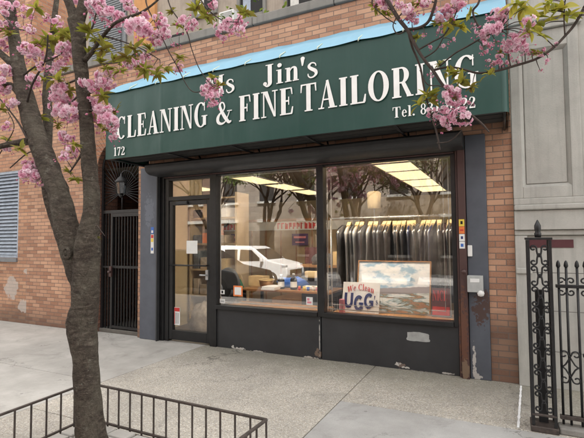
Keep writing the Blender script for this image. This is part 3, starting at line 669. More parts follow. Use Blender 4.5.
# ------------------------------------------------------------------ neighbour on the left: brick wall with louvred window
nb = thing('brick_building', 'taller orange brick building on the left with a louvred window', 'building')
LX0, LX1, LZ0, LZ1 = -9.6, -8.18, 1.19, 2.84
b = MB(); W0, WT, W1 = -40, 9.5, -7.902
for q in ((W0, LX0, 0, WT), (LX1, W1, 0, WT), (LX0, LX1, 0, LZ0), (LX0, LX1, LZ1, WT)):
    b.add([(q[0], 0, q[2]), (q[1], 0, q[2]), (q[1], 0, q[3]), (q[0], 0, q[3])], [(0, 1, 2, 3)])
b.build('wall', M['brick_left'], nb)
b = MB(); b.add([(W1, 0.002, 0), (W1, 1.0, 0), (W1, 1.0, WT), (W1, 0.002, WT)], [(0, 1, 2, 3)]); b.build('side_wall', M['brick_side'], nb)
b = MB(); b.box(LX0, LX1, .012, .2, LZ0-.07, LZ0-.002); b.box(LX0-.0, LX1+.0, -.03, .011, LZ0-.075, LZ0-.004); sill = b.build('window_sill', M['louvre2'], nb)
b = MB()
for q in ((LX0, LX0+.05, LZ0, LZ1), (LX1-.05, LX1, LZ0, LZ1), (LX0+.05, LX1-.05, LZ0, LZ0+.05), (LX0+.05, LX1-.05, LZ1-.05, LZ1)): b.box(q[0]+.002, q[1]-.002, .01, .09, q[2]+.002, q[3]-.002)
lw = b.build('louvred_window', M['louvre'], nb)
b = MB(); z = LZ0+.06; hb = .068
while z < LZ1-.06:
    b.add([(LX0+.05, .02, z), (LX1-.05, .02, z), (LX1-.05, .075, z+hb*1.0), (LX0+.05, .075, z+hb*1.0), (LX0+.05, .028, z-.004), (LX1-.05, .028, z-.004), (LX1-.05, .083, z+hb-.004), (LX0+.05, .083, z+hb-.004)], [(0, 1, 2, 3), (7, 6, 5, 4), (0, 4, 5, 1), (2, 6, 7, 3)])
    z += hb
b.build('louvre_slats', M['louvre'], lw)
b = MB(); b.box(LX0, LX1, .12, .13, LZ0, LZ1); b.build('louvre_backing', M['door_dark'], lw)
b = MB(); b.box(W0, W1-.02, -.04, .3, WT, WT+.14); b.build('coping', M['coping'], nb)

# ------------------------------------------------------------------ limestone building on the right
lb = thing('limestone_building', 'pale limestone building on the right with a panelled pilaster and heavy ledge', 'building')
def lbx(name, q, bev=.008, mat='lime', par=lb):
    b = MB(); b.box(*q); return b.build(name, M[mat], par, bevel=bev)
X0 = .086
lbx('wall', (X0+.02, 6.5, .10, 1.4, -.05, 14))
# pilaster frame around a sunk panel
P0, P1, PZ0, PZ1 = .175, .605, 2.015, 3.44
b = MB(); b.box(X0, P0, -.03, .09, 1.90, 3.62); b.box(P1, .70, -.03, .09, 1.90, 3.62); b.box(P0, P1, -.03, .09, 1.90, PZ0); b.box(P0, P1, -.03, .09, PZ1, 3.62)
b.build('pilaster', M['lime'], lb, bevel=.006)
b = MB()   # bevelled moulding into the sunk panel
q0 = [(P0, PZ0), (P1, PZ0), (P1, PZ1), (P0, PZ1)]; q1 = [(P0+.035, PZ0+.035), (P1-.035, PZ0+.035), (P1-.035, PZ1-.035), (P0+.035, PZ1-.035)]
vs = [(x, -.026, z) for x, z in q0]+[(x, .02, z) for x, z in q1]
b.add(vs, [(i, (i+1) % 4, (i+1) % 4+4, i+4) for i in range(4)])
b.build('panel_moulding', M['lime'], lb)
lbx('sunk_panel', (P0+.035, P1-.035, .004, .09, PZ0+.035, PZ1-.035), .006)
b = MB(); b.box(P0+.033, P0+.045, .0, .02, PZ0+.04, PZ1-.04)
# capital, architrave, cornice
lbx('capital', (X0-.0, .73, -.07, .09, 3.624, 3.70)); lbx('capital', (X0, .75, -.10, .09, 3.703, 3.75))
lbx('architrave', (X0, 6.5, -.05, .09, 3.753, 4.15)); lbx('cornice', (X0, 6.5, -.14, .09, 4.153, 4.24)); lbx('cornice', (X0, 6.5, -.22, .09, 4.243, 4.34))
lbx('upper_course', (X0, 6.5, -.02, .09, 4.343, 13.9))
# ledge in three mouldings
lbx('ledge', (X0, 6.5, -.12, .09, 1.775, 1.83), .014); lbx('ledge', (X0, 6.5, -.075, .09, 1.83, 1.897), .01)
lbx('ledge_fascia', (X0, 6.5, -.085, .09, 1.575, 1.772), .006); lbx('ledge_soffit', (X0, 6.5, -.05, .09, 1.52, 1.573), .01)
lbx('plinth', (X0, .20, -.05, .09, 0, 1.517), .006); lbx('plinth_band', (X0-.0, .235, -.075, -.052, 1.13, 1.19), .012)
lbx('plinth', (.203, 6.5, -.01, .09, 0, 1.517), .004)
b = MB(); 
for i, z in enumerate((.36, .76, 1.14)): b.box(.204, 6.5, -.0105, -.0095, z, z+.006)
b.build('mortar_joints', M['joint'], lb)
lbx('inlaid_strip', (.215, .60, -.018, -.0115, 1.395, 1.475), .001, 'maroon')
# window bay to the right of the pilaster
wn = lbx('window', (.78, 1.9, .03, .09, 1.9, 3.70), .004, 'black'); 
b = MB(); b.box(.83, 1.32, .018, .029, 1.95, 3.65); b.box(1.36, 1.85, .018, .029, 1.95, 3.65); b.build('pane', M['door_dark'], wn)
lbx('window_jamb', (.702, .778, .0, .09, 1.90, 3.75), .004); lbx('window_jamb', (1.902, 6.5, -.02, .09, 1.90, 3.75), .004)

# ------------------------------------------------------------------ setback building above and behind the roof
BY = 8.0
sb = thing('setback_building', 'grey stuccoed building with windows rising behind the brick parapet', 'building')
b = MB(); b.box(-30, 12, BY, BY+.5, 0, 24); b.build('wall', M['stucco'], sb)
def backrect(name, p0, p1, mat, dy, par=sb, th=.05, bev=0):
    a, c = A(p0[0], p0[1], BY), A(p1[0], p1[1], BY)
    b = MB(); b.box(min(a.x, c.x), max(a.x, c.x), BY-dy-th, BY-dy, min(a.z, c.z), max(a.z, c.z)); return b.build(name, M[mat], par, bevel=bev)
backrect('orange_pier', (138, -120), (157, 66), 'orange_stucco', .002, th=.15)
def bwin(px, py, wd, ht, curtain='frame_light'):
    a = A(px, py, BY); par = thing('x', 'x', 'x'); C.objects.unlink(par); bpy.data.objects.remove(par)
    b = MB(); b.box(a.x, a.x+wd, BY-.03, BY-.002, a.z, a.z+ht); w_ = b.build('window', M['door_dark'], sb)
    b = MB(); b.box(a.x-.12, a.x-.002, BY-.10, BY-.002, a.z-.1, a.z+ht+.1); b.box(a.x+wd+.002, a.x+wd+.12, BY-.10, BY-.002, a.z-.1, a.z+ht+.1); b.box(a.x, a.x+wd, BY-.14, BY-.002, a.z-.12, a.z-.002); b.build('window_frame', M['coping'], w_)
    b = MB(); b.box(a.x+wd*.12, a.x+wd*.45, BY-.045, BY-.032, a.z+.05, a.z+ht*.95); b.build('curtain', M[curtain], w_)
    b = MB(); b.box(a.x, a.x+wd, BY-.07, BY-.047, a.z+ht*.5, a.z+ht*.5+.06); b.build('window_rail', M['coping'], w_)
bwin(241, 19, .95, 2.2, 'blue_print' if False else 'louvre'); bwin(196, 17, .9, 2.0); bwin(288, 10, .95, 2.2)
for k in range(5):
    for fl in range(2): bwin(196+k*46, -75-fl*95-k*9, .95, 2.0)
backrect('shutter_frame', (91, -3), (127, 60), 'louvre2', .002, th=.08)
a, c = A(95, 0, BY), A(123, 57, BY); b = MB(); z = c.z
while z < a.z: b.box(a.x, c.x, BY-.14+.0, BY-.085, z, z+.07); z += .10
b.build('shutter_slats', M['louvre2'], sb)
a = A(166, 47, BY); b = MB(); b.box(a.x, a.x+.9, BY-.02, BY-.002, a.z-.3, a.z+.4); b.build('vent_opening', M['door_dark'], sb)
ac = thing('air_conditioner', 'white window air conditioner jutting from the grey building above the parapet', 'air conditioner', A(219, 24, BY-.35))
b = MB(); b.box(0, .62, 0, .34, 0, .42); b.build('casing', M['white'], ac, bevel=.02)
b = MB()
for i in range(9): b.box(.05, .57, -.012, -.001, .06+i*.036, .078+i*.036)
b.build('grille', M['grey_box'], ac)
b = MB(); b.box(.02, .6, .0, .34, -.04, -.002); b.build('bracket', M['black'], ac)

# ------------------------------------------------------------------ small things fixed to the shopfront
def decal(name, x0, x1, z0, z1, y, mat, lab, cat, marks=(), grp=None):
    b = MB(); b.box(x0, x1, y-.002, y, z0, z1); o = tag(b.build(name, M[mat]), lab, cat, grp)
    for (mx0, mx1, mz0, mz1, mm) in marks:
        b = MB(); b.box(x0+mx0*(x1-x0), x0+mx1*(x1-x0), y-.0035, y-.0025, z0+mz0*(z1-z0), z0+mz1*(z1-z0)); b.build('print', M[mm], o)
    return o
jy = -.0615
decal('sticker', -.451, -.395, 1.625, 1.70, jy, 'yellow', 'yellow square sticker topmost on the brown jamb', 'sticker', [(.3, .7, .3, .75, 'black')])
decal('sticker', -.451, -.395, 1.545, 1.622, jy, 'orange', 'orange-red sticker under the yellow one on the brown jamb', 'sticker', [(.2, .8, .4, .6, 'red')])
decal('sticker', -.451, -.395, 1.465, 1.54, jy, 'white', 'white sticker with a dark mark under the orange one', 'sticker', [(.3, .7, .3, .7, 'navy')])
decal('sticker', -.451, -.395, 1.385, 1.46, jy, 'white', 'lowest white sticker on the brown jamb with blue print', 'sticker', [(.25, .75, .25, .7, 'blue_print')])
decal('sticker', -4.86, -4.80, 1.60, 1.70, -.0515, 'blue_print', 'blue and white sticker high on the left steel pillar', 'sticker', [(.2, .8, .1, .5, 'white')])
decal('sticker', -4.86, -4.80, 1.30, 1.59, -.0515, 'white', 'tall white sticker with red and yellow top on the left steel pillar', 'sticker', [(.1, .9, .8, .97, 'red'), (.1, .9, .6, .78, 'yellow'), (.2, .8, .15, .3, 'blue_print')])
b = MB(); b.box(-.372, -.325, -.045, -.0205, 1.30, 1.42); o = tag(b.build('door_intercom', M['white'], bevel=.006), 'small white plastic plate on the pillar above the grey meter box', 'intercom')
eb = thing('electrical_box', 'grey metal box with a round knob and dangling white ball beside the right window', 'electrical box', (-.30, -.08, 1.0))
b = MB(); b.box(-.08, .075, -.02, .058, -.075, .10); b.build('casing', M['grey_box'], eb, bevel=.006)
b = MB(); b.box(-.05, .04, -.0235, -.021, .03, .07); b.build('label_plate', M['white'], eb)
b = MB(); b.lathe((.05, .0, -.12), [(.0, 0), (.028, .01), (.036, .035), (.028, .06), (.012, .075)]); b.build('bulb', M['white'], eb)
b = MB(); b.tube([(-.11, -.02, .14), (-.11, -.05, .14)], [.028, .024], 14); b.build('knob', M['jamb'], eb)
# lantern on a bracket at the arch
ln = thing('wall_lantern', 'dark metal lantern with glass sides hanging in the arched entrance', 'lantern', A(121, 196, -.06))
b = MB(); b.lathe((0, 0, .02), [(.03, 0), (.055, .02), (.08, .19), (.078, .20)], 6); b.build('lantern_glass', M['glass_dark'], ln, smooth=False)
b = MB(); b.lathe((0, 0, .215), [(.10, 0), (.085, .03), (.045, .08), (.02, .10), (.012, .14)], 16); b.build('lantern_cap', M['shutter'], ln)
b = MB()
for k in range(6):
    a = 6.283*k/6; b.bar((.055*math.cos(a), .055*math.sin(a), .035), (.081*math.cos(a), .081*math.sin(a), .215), .005, 5)
b.lathe((0, 0, 0), [(.01, -.03), (.035, 0), (.035, .02)], 12); b.build('lantern_cage', M['black_iron'], ln)
b = MB(); b.tube(cr([(0, 0, .35), (.05, .02, .40), (.12, .08, .38), (.2, .12, .28), (.22, .3, .26)]), .010, 8); b.build('lantern_bracket', M['black_iron'], ln)
b = MB(); b.lathe((0, 0, .04), [(.012, 0), (.025, .05), (.02, .09), (.008, .1)], 10); b.build('bulb', M['white'], ln)
# arched iron gate with sunburst fan
ag = thing('iron_gate', 'black iron entrance gate with a sunburst fan filling the brick arch', 'gate', (XC, .10, .06))
def lz(z): return z-.06
xr = AR-.01; gz = 1.95
b = MB(); b.box(-xr, -xr+.04, -.02, .02, 0, lz(SP)); b.box(xr-.04, xr, -.02, .02, 0, lz(SP)); b.box(-xr+.04, xr-.04, -.022, .022, lz(gz), lz(gz)+.05)
b.tube([(xr*math.cos(math.pi*i/24), 0, lz(SP)+xr*math.sin(math.pi*i/24)) for i in range(25)], .02, 6); b.build('gate_frame', M['black_iron'], ag)
b = MB(); b.box(-.22, -.18, -.03, .03, 0, lz(gz)-.003); b.box(-.18, xr-.045, -.028, .028, lz(gz)-.06, lz(gz)-.004); b.box(-.18, xr-.045, -.028, .028, lz(1.05), lz(1.05)+.04); b.box(-.18, xr-.045, -.028, .028, .02, .06); lf = b.build('gate_leaf', M['louvre'] if False else M['black_iron'], ag)
b = MB()
for k in range(8): b.box(-.13+k*.065, -.116+k*.065, -.01, .01, .06, lz(gz)-.06)
b.build('leaf_bars', M['black_iron'], lf)
b = MB(); b.box(-.22, -.17, -.06, -.032, .85, 1.02); b.tube([(-.19, -.06, .93), (-.19, -.10, .93)], .02, 10); b.build('lock', M['jamb'], lf)
b = MB()
for k in range(3): b.box(-xr+.09+k*.065, -xr+.102+k*.065, -.01, .01, 0, lz(gz))
b.box(-xr+.04, -.22, -.015, .015, lz(1.05), lz(1.05)+.03); b.build('side_bars', M['black_iron'], ag)
b = MB(); fc = (0, 0, lz(2.3))
for k in range(29):
    a = math.pi*(-.16+1.32*k/28); d = Vector((math.cos(a), 0, math.sin(a)))
    t = 0
    while t < 1.2:
        p = Vector(fc)+d*t; zz = p.z-lz(SP)
        if abs(p.x) > xr-.02 or p.z < .05+lz(gz) or (zz > 0 and math.hypot(p.x, zz) > xr): break
        t += .02
    b.bar(Vector(fc)+d*.07, Vector(fc)+d*(t-.01), .0075, 5)
b.tube([(.07*math.cos(6.283*i/16), 0, fc[2]+.07*math.sin(6.283*i/16)) for i in range(16)], .01, 6, closed=True)
b.bar((0, 0, lz(gz)+.05), (0, 0, fc[2]-.07), .01, 5)
b.build('sunburst', M['black_iron'], ag)

# ------------------------------------------------------------------ wrought iron post and railing on the right
def spiral(c, r0, turns, a0, dirn, n=22, r1=.15):
    return [(c[0]+r0*(1-(1-r1)*i/n)*math.cos(a0+dirn*turns*6.283*i/n), c[1]+r0*(1-(1-r1)*i/n)*math.sin(a0+dirn*turns*6.283*i/n)) for i in range(n+1)]
ip = thing('iron_post', 'square openwork iron post with scrolls and a pointed finial beside the brick pier', 'iron post', (.232, -1.10, 0))
PW, PH = .075, 1.49
for sx in (-1, 1):
    for sy in (-1, 1):
        b = MB(); b.box(sx*PW-.011, sx*PW+.011, sy*PW-.011, sy*PW+.011, .05, PH-.012); b.build('corner_bar', M['black_iron'], ip)
b = MB(); b.box(-PW-.018, PW+.018, -PW-.018, PW+.018, PH-.01, PH+.008); b.build('cap_plate', M['black_iron'], ip, bevel=.003)
b = MB(); b.lathe((0, 0, PH+.009), [(.022, 0), (.026, .03), (.018, .045), (.024, .06), (.024, .095), (.004, .14)], 10); b.build('finial', M['black_iron'], ip)
b = MB(); b.box(-.032, .032, .01, .062, .03, 1.08); b.build('inner_newel', M['black_iron'], ip)
b = MB(); b.box(-PW-.02, PW+.02, -PW-.02, PW+.02, 0.0, .045); b.box(-PW-.012, PW+.012, -PW-.012, -PW+.006, .12, .14); b.build('base_shoe', M['fence_iron'], ip, bevel=.006)
def scroll_module(z0, hgt, ax):       # S curves crossing, ends curled
    b = MB(); w_ = PW-.012; r = .023
    def P3(u, v): return (u, -PW, v) if ax == 0 else ((PW, u, v) if ax == 1 else (-PW, u, v))
    for s in (-1, 1):
        top = (s*(w_-r), z0+hgt*.84); bot = (-s*(w_-r), z0+hgt*.16)
        c1 = [(top[0]-s*r*math.cos(t)*(1-.10*t), top[1]+r*math.sin(t)*(1-.10*t)) for t in [x*.45 for x in range(14)]]
        c2 = [(bot[0]+s*r*math.cos(t)*(1-.10*t), bot[1]-r*math.sin(t)*(1-.10*t)) for t in [x*.45 for x in range(14)]]
        # body: from outside of the top curl to the outside of the bottom curl through the middle
        path = [(top[0]+s*r*.2*0+s*r, top[1])]
        path = c1[::-1]+[(0+s*.012, z0+hgt*.56), (0-s*.012, z0+hgt*.44)]+c2
        b.tube([P3(*p) for p in cr(path, 2)], .0068, 6)
    b.tube([P3(math.cos(6.283*i/10)*.012, z0+hgt*.5+math.sin(6.283*i/10)*.012) for i in range(10)], .006, 5, closed=True)
    return b
nmod = 8; hm = (PH-.20)/nmod
for i in range(nmod):
    for ax in (0, 1, 2): scroll_module(.15+i*hm, hm, ax).build('scroll', M['black_iron'], ip)
rl = thing('iron_railing', 'black iron railing with spear pickets and scroll bands right of the square post', 'railing', (.33, -1.10, 0))
b = MB(); b.box(.012, 3.2, -.02, .02, 1.105, 1.13); b.build('top_rail', M['black_iron'], rl, bevel=.003)
b = MB(); b.box(.012, 3.2, -.018, .018, .10, .13); b.build('bottom_rail', M['fence_iron'], rl, bevel=.003)
b = MB(); b.box(.0, 3.2, -.07, .07, 0, .05); tag(b.build('railing_kerb', M['coping'], rl, bevel=.01))
x = .034; k = 0
while x < 1.4:
    b = MB(); b.bar((x, 0, .06), (x, 0, 1.27), .009, 8); b.lathe((x, 0, 1.262), [(.010, 0), (.016, .012), (.014, .03), (.010, .045), (.003, .056)], 8); b.build('picket', M['black_iron'], rl); x += (.052, .072)[k % 2]; k += 1
def curl(b, cx, cz, r, s, fl=1): b.tube([(cx+s*r*math.cos(t)*(1-.1*t), -.0, cz+fl*r*math.sin(t)*(1-.1*t)) for t in [x*.4 for x in range(16)]], .006, 6)
for k in range(9):
    x = .03+k*.15; b = MB()
    for fl, z in ((1, 1.16), (-1, 1.07)): curl(b, x+.02, z, .025, 1, fl); curl(b, x+.085, z, .025, -1, fl)
    b.build('rail_curl', M['black_iron'], rl)
    b = MB()
    for s in (-1, 1):
        for fl in (1, -1):
            cx, cz = x+.06+s*.04, .50+fl*.095; r = .03
            c1 = [(cx-s*r*math.cos(t)*(1-.1*t), cz+fl*r*math.sin(t)*(1-.1*t)) for t in [q*.45 for q in range(14)]]
            b.tube([(p[0], -.012, p[1]) for p in cr(c1[::-1]+[(x+.06-s*.03, .50+fl*.02), (x+.06-s*.055, .50)], 2)], .006, 6)
    b.build('scroll_band', M['black_iron'], rl)

# ------------------------------------------------------------------ low fence round the tree pit
tf = thing('tree_fence', 'low rusty iron hoop fence around the tree pit', 'tree fence', (-3.13, -2.56, 0))
FX1, FH = 1.70, .33       # to the right corner
def rail(b, p, q, w_=.011, h_=.006):
    p, q = Vector(p), Vector(q); d = (q-p).normalized(); n_ = Vector((-d.y, d.x, 0))*w_
    vs = [p-n_, p+n_, q+n_, q-n_]; b.add([(v.x, v.y, v.z+dz) for dz in (-h_, h_) for v in vs], [(0, 1, 2, 3), (7, 6, 5, 4), (0, 4, 5, 1), (1, 5, 6, 2), (2, 6, 7, 3), (3, 7, 4, 0)])
cor = [(0, 0), (FX1, -.02), (FX1-.02, -1.7), (.07, -1.7)]
b = MB()
for i in range(4): p, q = cor[i], cor[(i+1) % 4]; rail(b, (*p, FH-.001*(i % 2)), (*q, FH-.001*(i % 2)))
b.build('top_rail', M['fence_iron'], tf)
b = MB()
for i in range(4): p, q = cor[i], cor[(i+1) % 4]; rail(b, (*p, .045-.001*(i % 2)), (*q, .045-.001*(i % 2)), .010, .006)
b.build('bottom_rail', M['fence_iron'], tf)
for i in range(4):
    p, q = Vector(cor[i]), Vector(cor[(i+1) % 4]); L = (q-p).length; n_ = round(L/.124)
    for k in range(n_):
        c = p+(q-p)*(k/n_); b = MB(); b.box(c.x-.005, c.x+.005, c.y-.005, c.y+.005, 0.0 if k else -.0, FH-.008); b.build('bar', M['fence_iron'], tf)

# ------------------------------------------------------------------ trees
def tint_attr(o, vals):
    a = o.data.attributes.new('tint', 'FLOAT', 'POINT')
    a.data.foreach_set('value', vals)
def frame_to(d):
    d = Vector(d).normalized(); return d.to_track_quat('Z', 'X').to_matrix()
class FB(MB):
    def __init__(s): super().__init__(); s.t = []
    def padd(s, vs, fs, ts): s.add(vs, fs, True); s.t += ts
def flower(fb, c, d, r, tb, rnd):
    m = frame_to(d)
    for ring, (np_, el, L, wd) in enumerate(((8, 12, 1.0, .62), (8, 38, .9, .55), (6, 62, .7, .45))):
        for k in range(np_):
            a = 6.283*(k+.5*ring)/np_+rnd.uniform(-.2, .2); e = R(el+rnd.uniform(-12, 12)); l = r*L*rnd.uniform(.85, 1.1); ww = r*wd*rnd.uniform(.8, 1.1)
            u = Vector((math.cos(a)*math.cos(e), math.sin(a)*math.cos(e), math.sin(e))); t = Vector((-math.sin(a), math.cos(a), 0)); nn = u.cross(t)*-1
            pts = [Vector((0, 0, 0)), u*l*.55-t*ww*.5+nn*l*.1, u*l*.6+nn*l*-.02, u*l*.55+t*ww*.5+nn*l*.1, u*l*.95-t*ww*.38+nn*l*rnd.uniform(.05, .3), u*l*.88+nn*l*.08, u*l*.95+t*ww*.38+nn*l*rnd.uniform(.05, .3)]
            ts0 = min(1, max(0, tb+rnd.uniform(-.12, .12)))
            fb.padd([c+m @ p for p in pts], [(0, 2, 1), (0, 3, 2), (1, 2, 5, 4), (2, 3, 6, 5)], [ts0-.35, ts0-.05, ts0-.1, ts0-.05, ts0+.18, ts0+.1, ts0+.18])
def bud(fb, c, d, r, rnd):
    m = frame_to(d); vs = []; n = 6
    for (rr, z) in ((.25, 0), (.5, .45), (.42, .95), (.1, 1.35)):
        for k in range(n): vs.append(c+m @ Vector((rr*r*math.cos(6.283*k/n), rr*r*math.sin(6.283*k/n), z*r)))
    fb.padd(vs, [(i*n+k, i*n+(k+1) % n, (i+1)*n+(k+1) % n, (i+1)*n+k) for i in range(3) for k in range(n)], [rnd.uniform(0, .2)]*len(vs))
def make_cluster(seed, nf, spread, open_=1.0):
    rnd = random.Random(seed); fb = FB(); st = MB()
    for k in range(nf):
        d = Vector((rnd.gauss(0, 1), rnd.gauss(0, 1), rnd.gauss(-.25, .9))).normalized()
        c = d*spread*rnd.uniform(.35, 1.05); 
        if rnd.random() < open_: flower(fb, c, (d+Vector((0, 0, -.15))), rnd.uniform(.023, .034), rnd.uniform(.3, 1), rnd)
        else: bud(fb, c, (d+Vector((0, 0, -.8))), rnd.uniform(.010, .015), rnd)
        st.tube(cr([(0, 0, 0), c*.5+Vector((0, 0, .006)), c], 2), .0011, 4, cap=False)
    for k in range(3):
        d = Vector((rnd.gauss(0, 1), rnd.gauss(0, 1), -1)).normalized(); c = d*spread*1.5; bud(fb, c, d, .012, rnd); st.tube([(0, 0, 0), c], .001, 4, cap=False)
    o = fb.build('blossom_cluster', M['petal']); tint_attr(o, fb.t)
    s_ = st.build('flower_stalks', M['leaf']); tint_attr(s_, [.2]*len(st.v)); s_.parent = o
    C.objects.unlink(o); C.objects.unlink(s_); return o
def leaf(fb, base, d, up, L, wd, tb, rnd):
    d = Vector(d).normalized(); s = d.cross(Vector(up)); s = s.normalized() if s.length > .01 else Vector((1, 0, 0)); n_ = s.cross(d).normalized()
    vs = []; ts = []; K_ = 5; droop = rnd.uniform(.1, .5)
    for i in range(K_+1):
        t = i/K_; wv = wd*math.sin(math.pi*min(1, (t*.95+.03))**.8)*.5*(1-.15*t); c = Vector(base)+d*L*t-n_*droop*L*t*t*.6
        vs += [c-s*wv+n_*wv*.45, c, c+s*wv+n_*wv*.45]; q = min(1, max(0, tb+rnd.uniform(-.05, .05))); ts += [q, max(0, q-.12), q]
    fs = []
    for i in range(K_): fs += [(3*i, 3*i+1, 3*i+4, 3*i+3), (3*i+1, 3*i+2, 3*i+5, 3*i+4)]
    fb.padd(vs, fs, ts)
def make_spray(seed, n, L0, tb0):
    rnd = random.Random(seed); fb = FB()
    for k in range(n):
        d = Vector((rnd.gauss(0, 1), rnd.gauss(0, 1), rnd.gauss(.3, .6))); L = L0*rnd.uniform(.6, 1.15)
        leaf(fb, Vector((rnd.gauss(0, .008), rnd.gauss(0, .008), rnd.gauss(0, .008))), d, (rnd.gauss(0, .3), rnd.gauss(0, .3), 1), L, L*.42, tb0+rnd.uniform(-.3, .3), rnd)
    o = fb.build('leaf_spray', M['leaf']); tint_attr(o, fb.t); C.objects.unlink(o); return o
CL = [make_cluster(i, 16, .066, .85) for i in range(4)]+[make_cluster(10+i, 11, .056, .7) for i in range(3)]
BIG, SMALL = CL[:4], CL[4:]
BUDS = [make_cluster(20+i, 9, .045, .2) for i in range(2)]
SPR = [make_spray(i, 13, .09, .62) for i in range(4)]; SPR_B = [make_spray(30+i, 8, .125, .9) for i in range(3)]
def place(o, name_parent, loc, sc, rnd, droop=False):
    c = o.copy(); C.objects.link(c); c.parent = name_parent
    c.matrix_parent_inverse = Matrix.Identity(4); c.location = Vector(loc)-name_parent.location
    c.rotation_euler = (rnd.uniform(-.4, .4), rnd.uniform(-.4, .4), rnd.uniform(0, 6.28)); c.scale = (sc,)*3
    for k in o.children:
        d = k.copy(); C.objects.link(d); d.parent = c
    return c
def zdepth(p): return (Vector(p)-Vector((0, -CAM_D, CAM_H))).dot(_f)
def limb(pts, y_default=None):        # pts: (px, py, width_px, y)
    ps = [A(p[0], p[1], p[3]) for p in pts]; rs = [p[2]*.5*zdepth(q)/FPX for p, q in zip(pts, ps)]
    v = cr([(*p, r) for p, r in zip([tuple(p) for p in ps], rs)], 6) if False else None
    P4 = [tuple(p)+(r,) for p, r in zip(ps, rs)]; out = []
    for i in range(len(P4)-1):
        a, b_, c, d = P4[max(i-1, 0)], P4[i], P4[i+1], P4[min(i+2, len(P4)-1)]
        for j in range(6):
            t = j/6; out.append([.5*((2*b_[k])+(c[k]-a[k])*t+(2*a[k]-5*b_[k]+4*c[k]-d[k])*t*t+(3*b_[k]-a[k]-3*c[k]+d[k])*t**3) for k in range(4)])
    out.append(list(P4[-1])); return [Vector(o[:3]) for o in out], [max(.0012, o[3]) for o in out]
def rough_tube(mb, pts, rad, n=16, amp=.06, seed=0, cap=True):
    k0 = len(mb.v); mb.tube(pts, rad, n, cap=cap)
    m = len(pts)
    for i in range(m):
        for k in range(n):
            idx = k0+i*n+k; v = Vector(mb.v[idx]); c = Vector(pts[i]); d = v-c
            nz = noise.noise(v*9+Vector((seed, 0, 0)))*.9+noise.noise(v*28)*.5+noise.noise(v*60)*.25; mb.v[idx] = tuple(c+d*(1+amp*nz*1.6))
def dense(pts, rad, step):
    po, ro = [pts[0]], [rad[0]]
    for i in range(len(pts)-1):
        L = (pts[i+1]-pts[i]).length; n = max(1, int(L/step))
        for j in range(1, n+1): t = j/n; po.append(pts[i].lerp(pts[i+1], t)); ro.append(rad[i]*(1-t)+rad[i+1]*t)
    return po, ro

TY = -2.86
t1 = thing('cherry_tree', 'pink blossoming cherry tree with forked dark trunk inside the low iron fence', 'tree', A(90, 452, TY)*1.0)
t1.location.z = 0
def tpart(mb, name, mat, par): 
    o = mb.build(name, mat); o.parent = par; o.matrix_parent_inverse = Matrix.Translation(-Vector(par.location)); return o
nodes = []
def add_limb(pts, name, par, mat, n=12, amp=.06, step=.03, nodes=nodes):
    p, r = limb(pts); nodes += [(q, k) for q, k in zip(p, r)]
    p, r = dense(p, r, step); mb = MB(); rough_tube(mb, p, r, n, amp, seed=len(nodes)); return tpart(mb, name, mat, par)
# trunk with its right-hand leader
add_limb([(93, 468, 44, TY), (93, 452, 35, TY), (91, 436, 29, TY), (88, 405, 26, TY), (86, 375, 24.5, TY), (85, 350, 25, TY), (82, 322, 29, TY), (85, 304, 26, TY), (86, 275, 26, TY), (87, 250, 25, TY), (90, 225, 18.5, TY), (92, 200, 15.5, TY), (90, 175, 15, TY), (88, 150, 14, TY), (86, 120, 13.5, TY), (83, 90, 13, TY), (80, 60, 13.5, TY), (78, 35, 14, TY), (76, 20, 16, TY)], 'trunk', t1, M['bark'], 22, .07, .02)
add_limb([(77, 26, 11, TY), (71, 8, 9, TY-.02), (64, -12, 8, TY-.05), (50, -60, 6.5, TY-.2), (30, -120, 4, TY-.4)], 'limb', t1, M['bark'])
add_limb([(77, 26, 12, TY), (83, 6, 10, TY+.02), (87, -15, 9, TY+.06), (98, -70, 7, TY+.2), (120, -140, 4, TY+.3)], 'limb', t1, M['bark'])
add_limb([(85, 300, 18, TY), (78, 270, 23, TY), (71, 245, 24.5, TY), (64, 215, 22.5, TY+.0), (57, 188, 20, TY+.02), (46, 160, 19.5, TY+.05), (38, 140, 19, TY+.07), (31, 118, 18, TY+.1), (26, 98, 16.5, TY+.12), (20, 75, 14, TY+.14), (16, 50, 12, TY+.16), (12, 22, 10, TY+.18), (9, -5, 9, TY+.2), (-5, -60, 7, TY+.25), (-20, -120, 4, TY+.3)], 'limb', t1, M['bark'], 16, .07, .02)
add_limb([(74, 262, 12, TY+.1), (64, 243, 11, TY+.12), (54, 215, 10.5, TY+.16), (47, 188, 10, TY+.2), (47, 150, 9.5, TY+.26), (48, 115, 9, TY+.32), (47, 90, 8, TY+.38), (52, 40, 6, TY+.5), (60, -30, 4, TY+.6)], 'limb', t1, M['bark'])
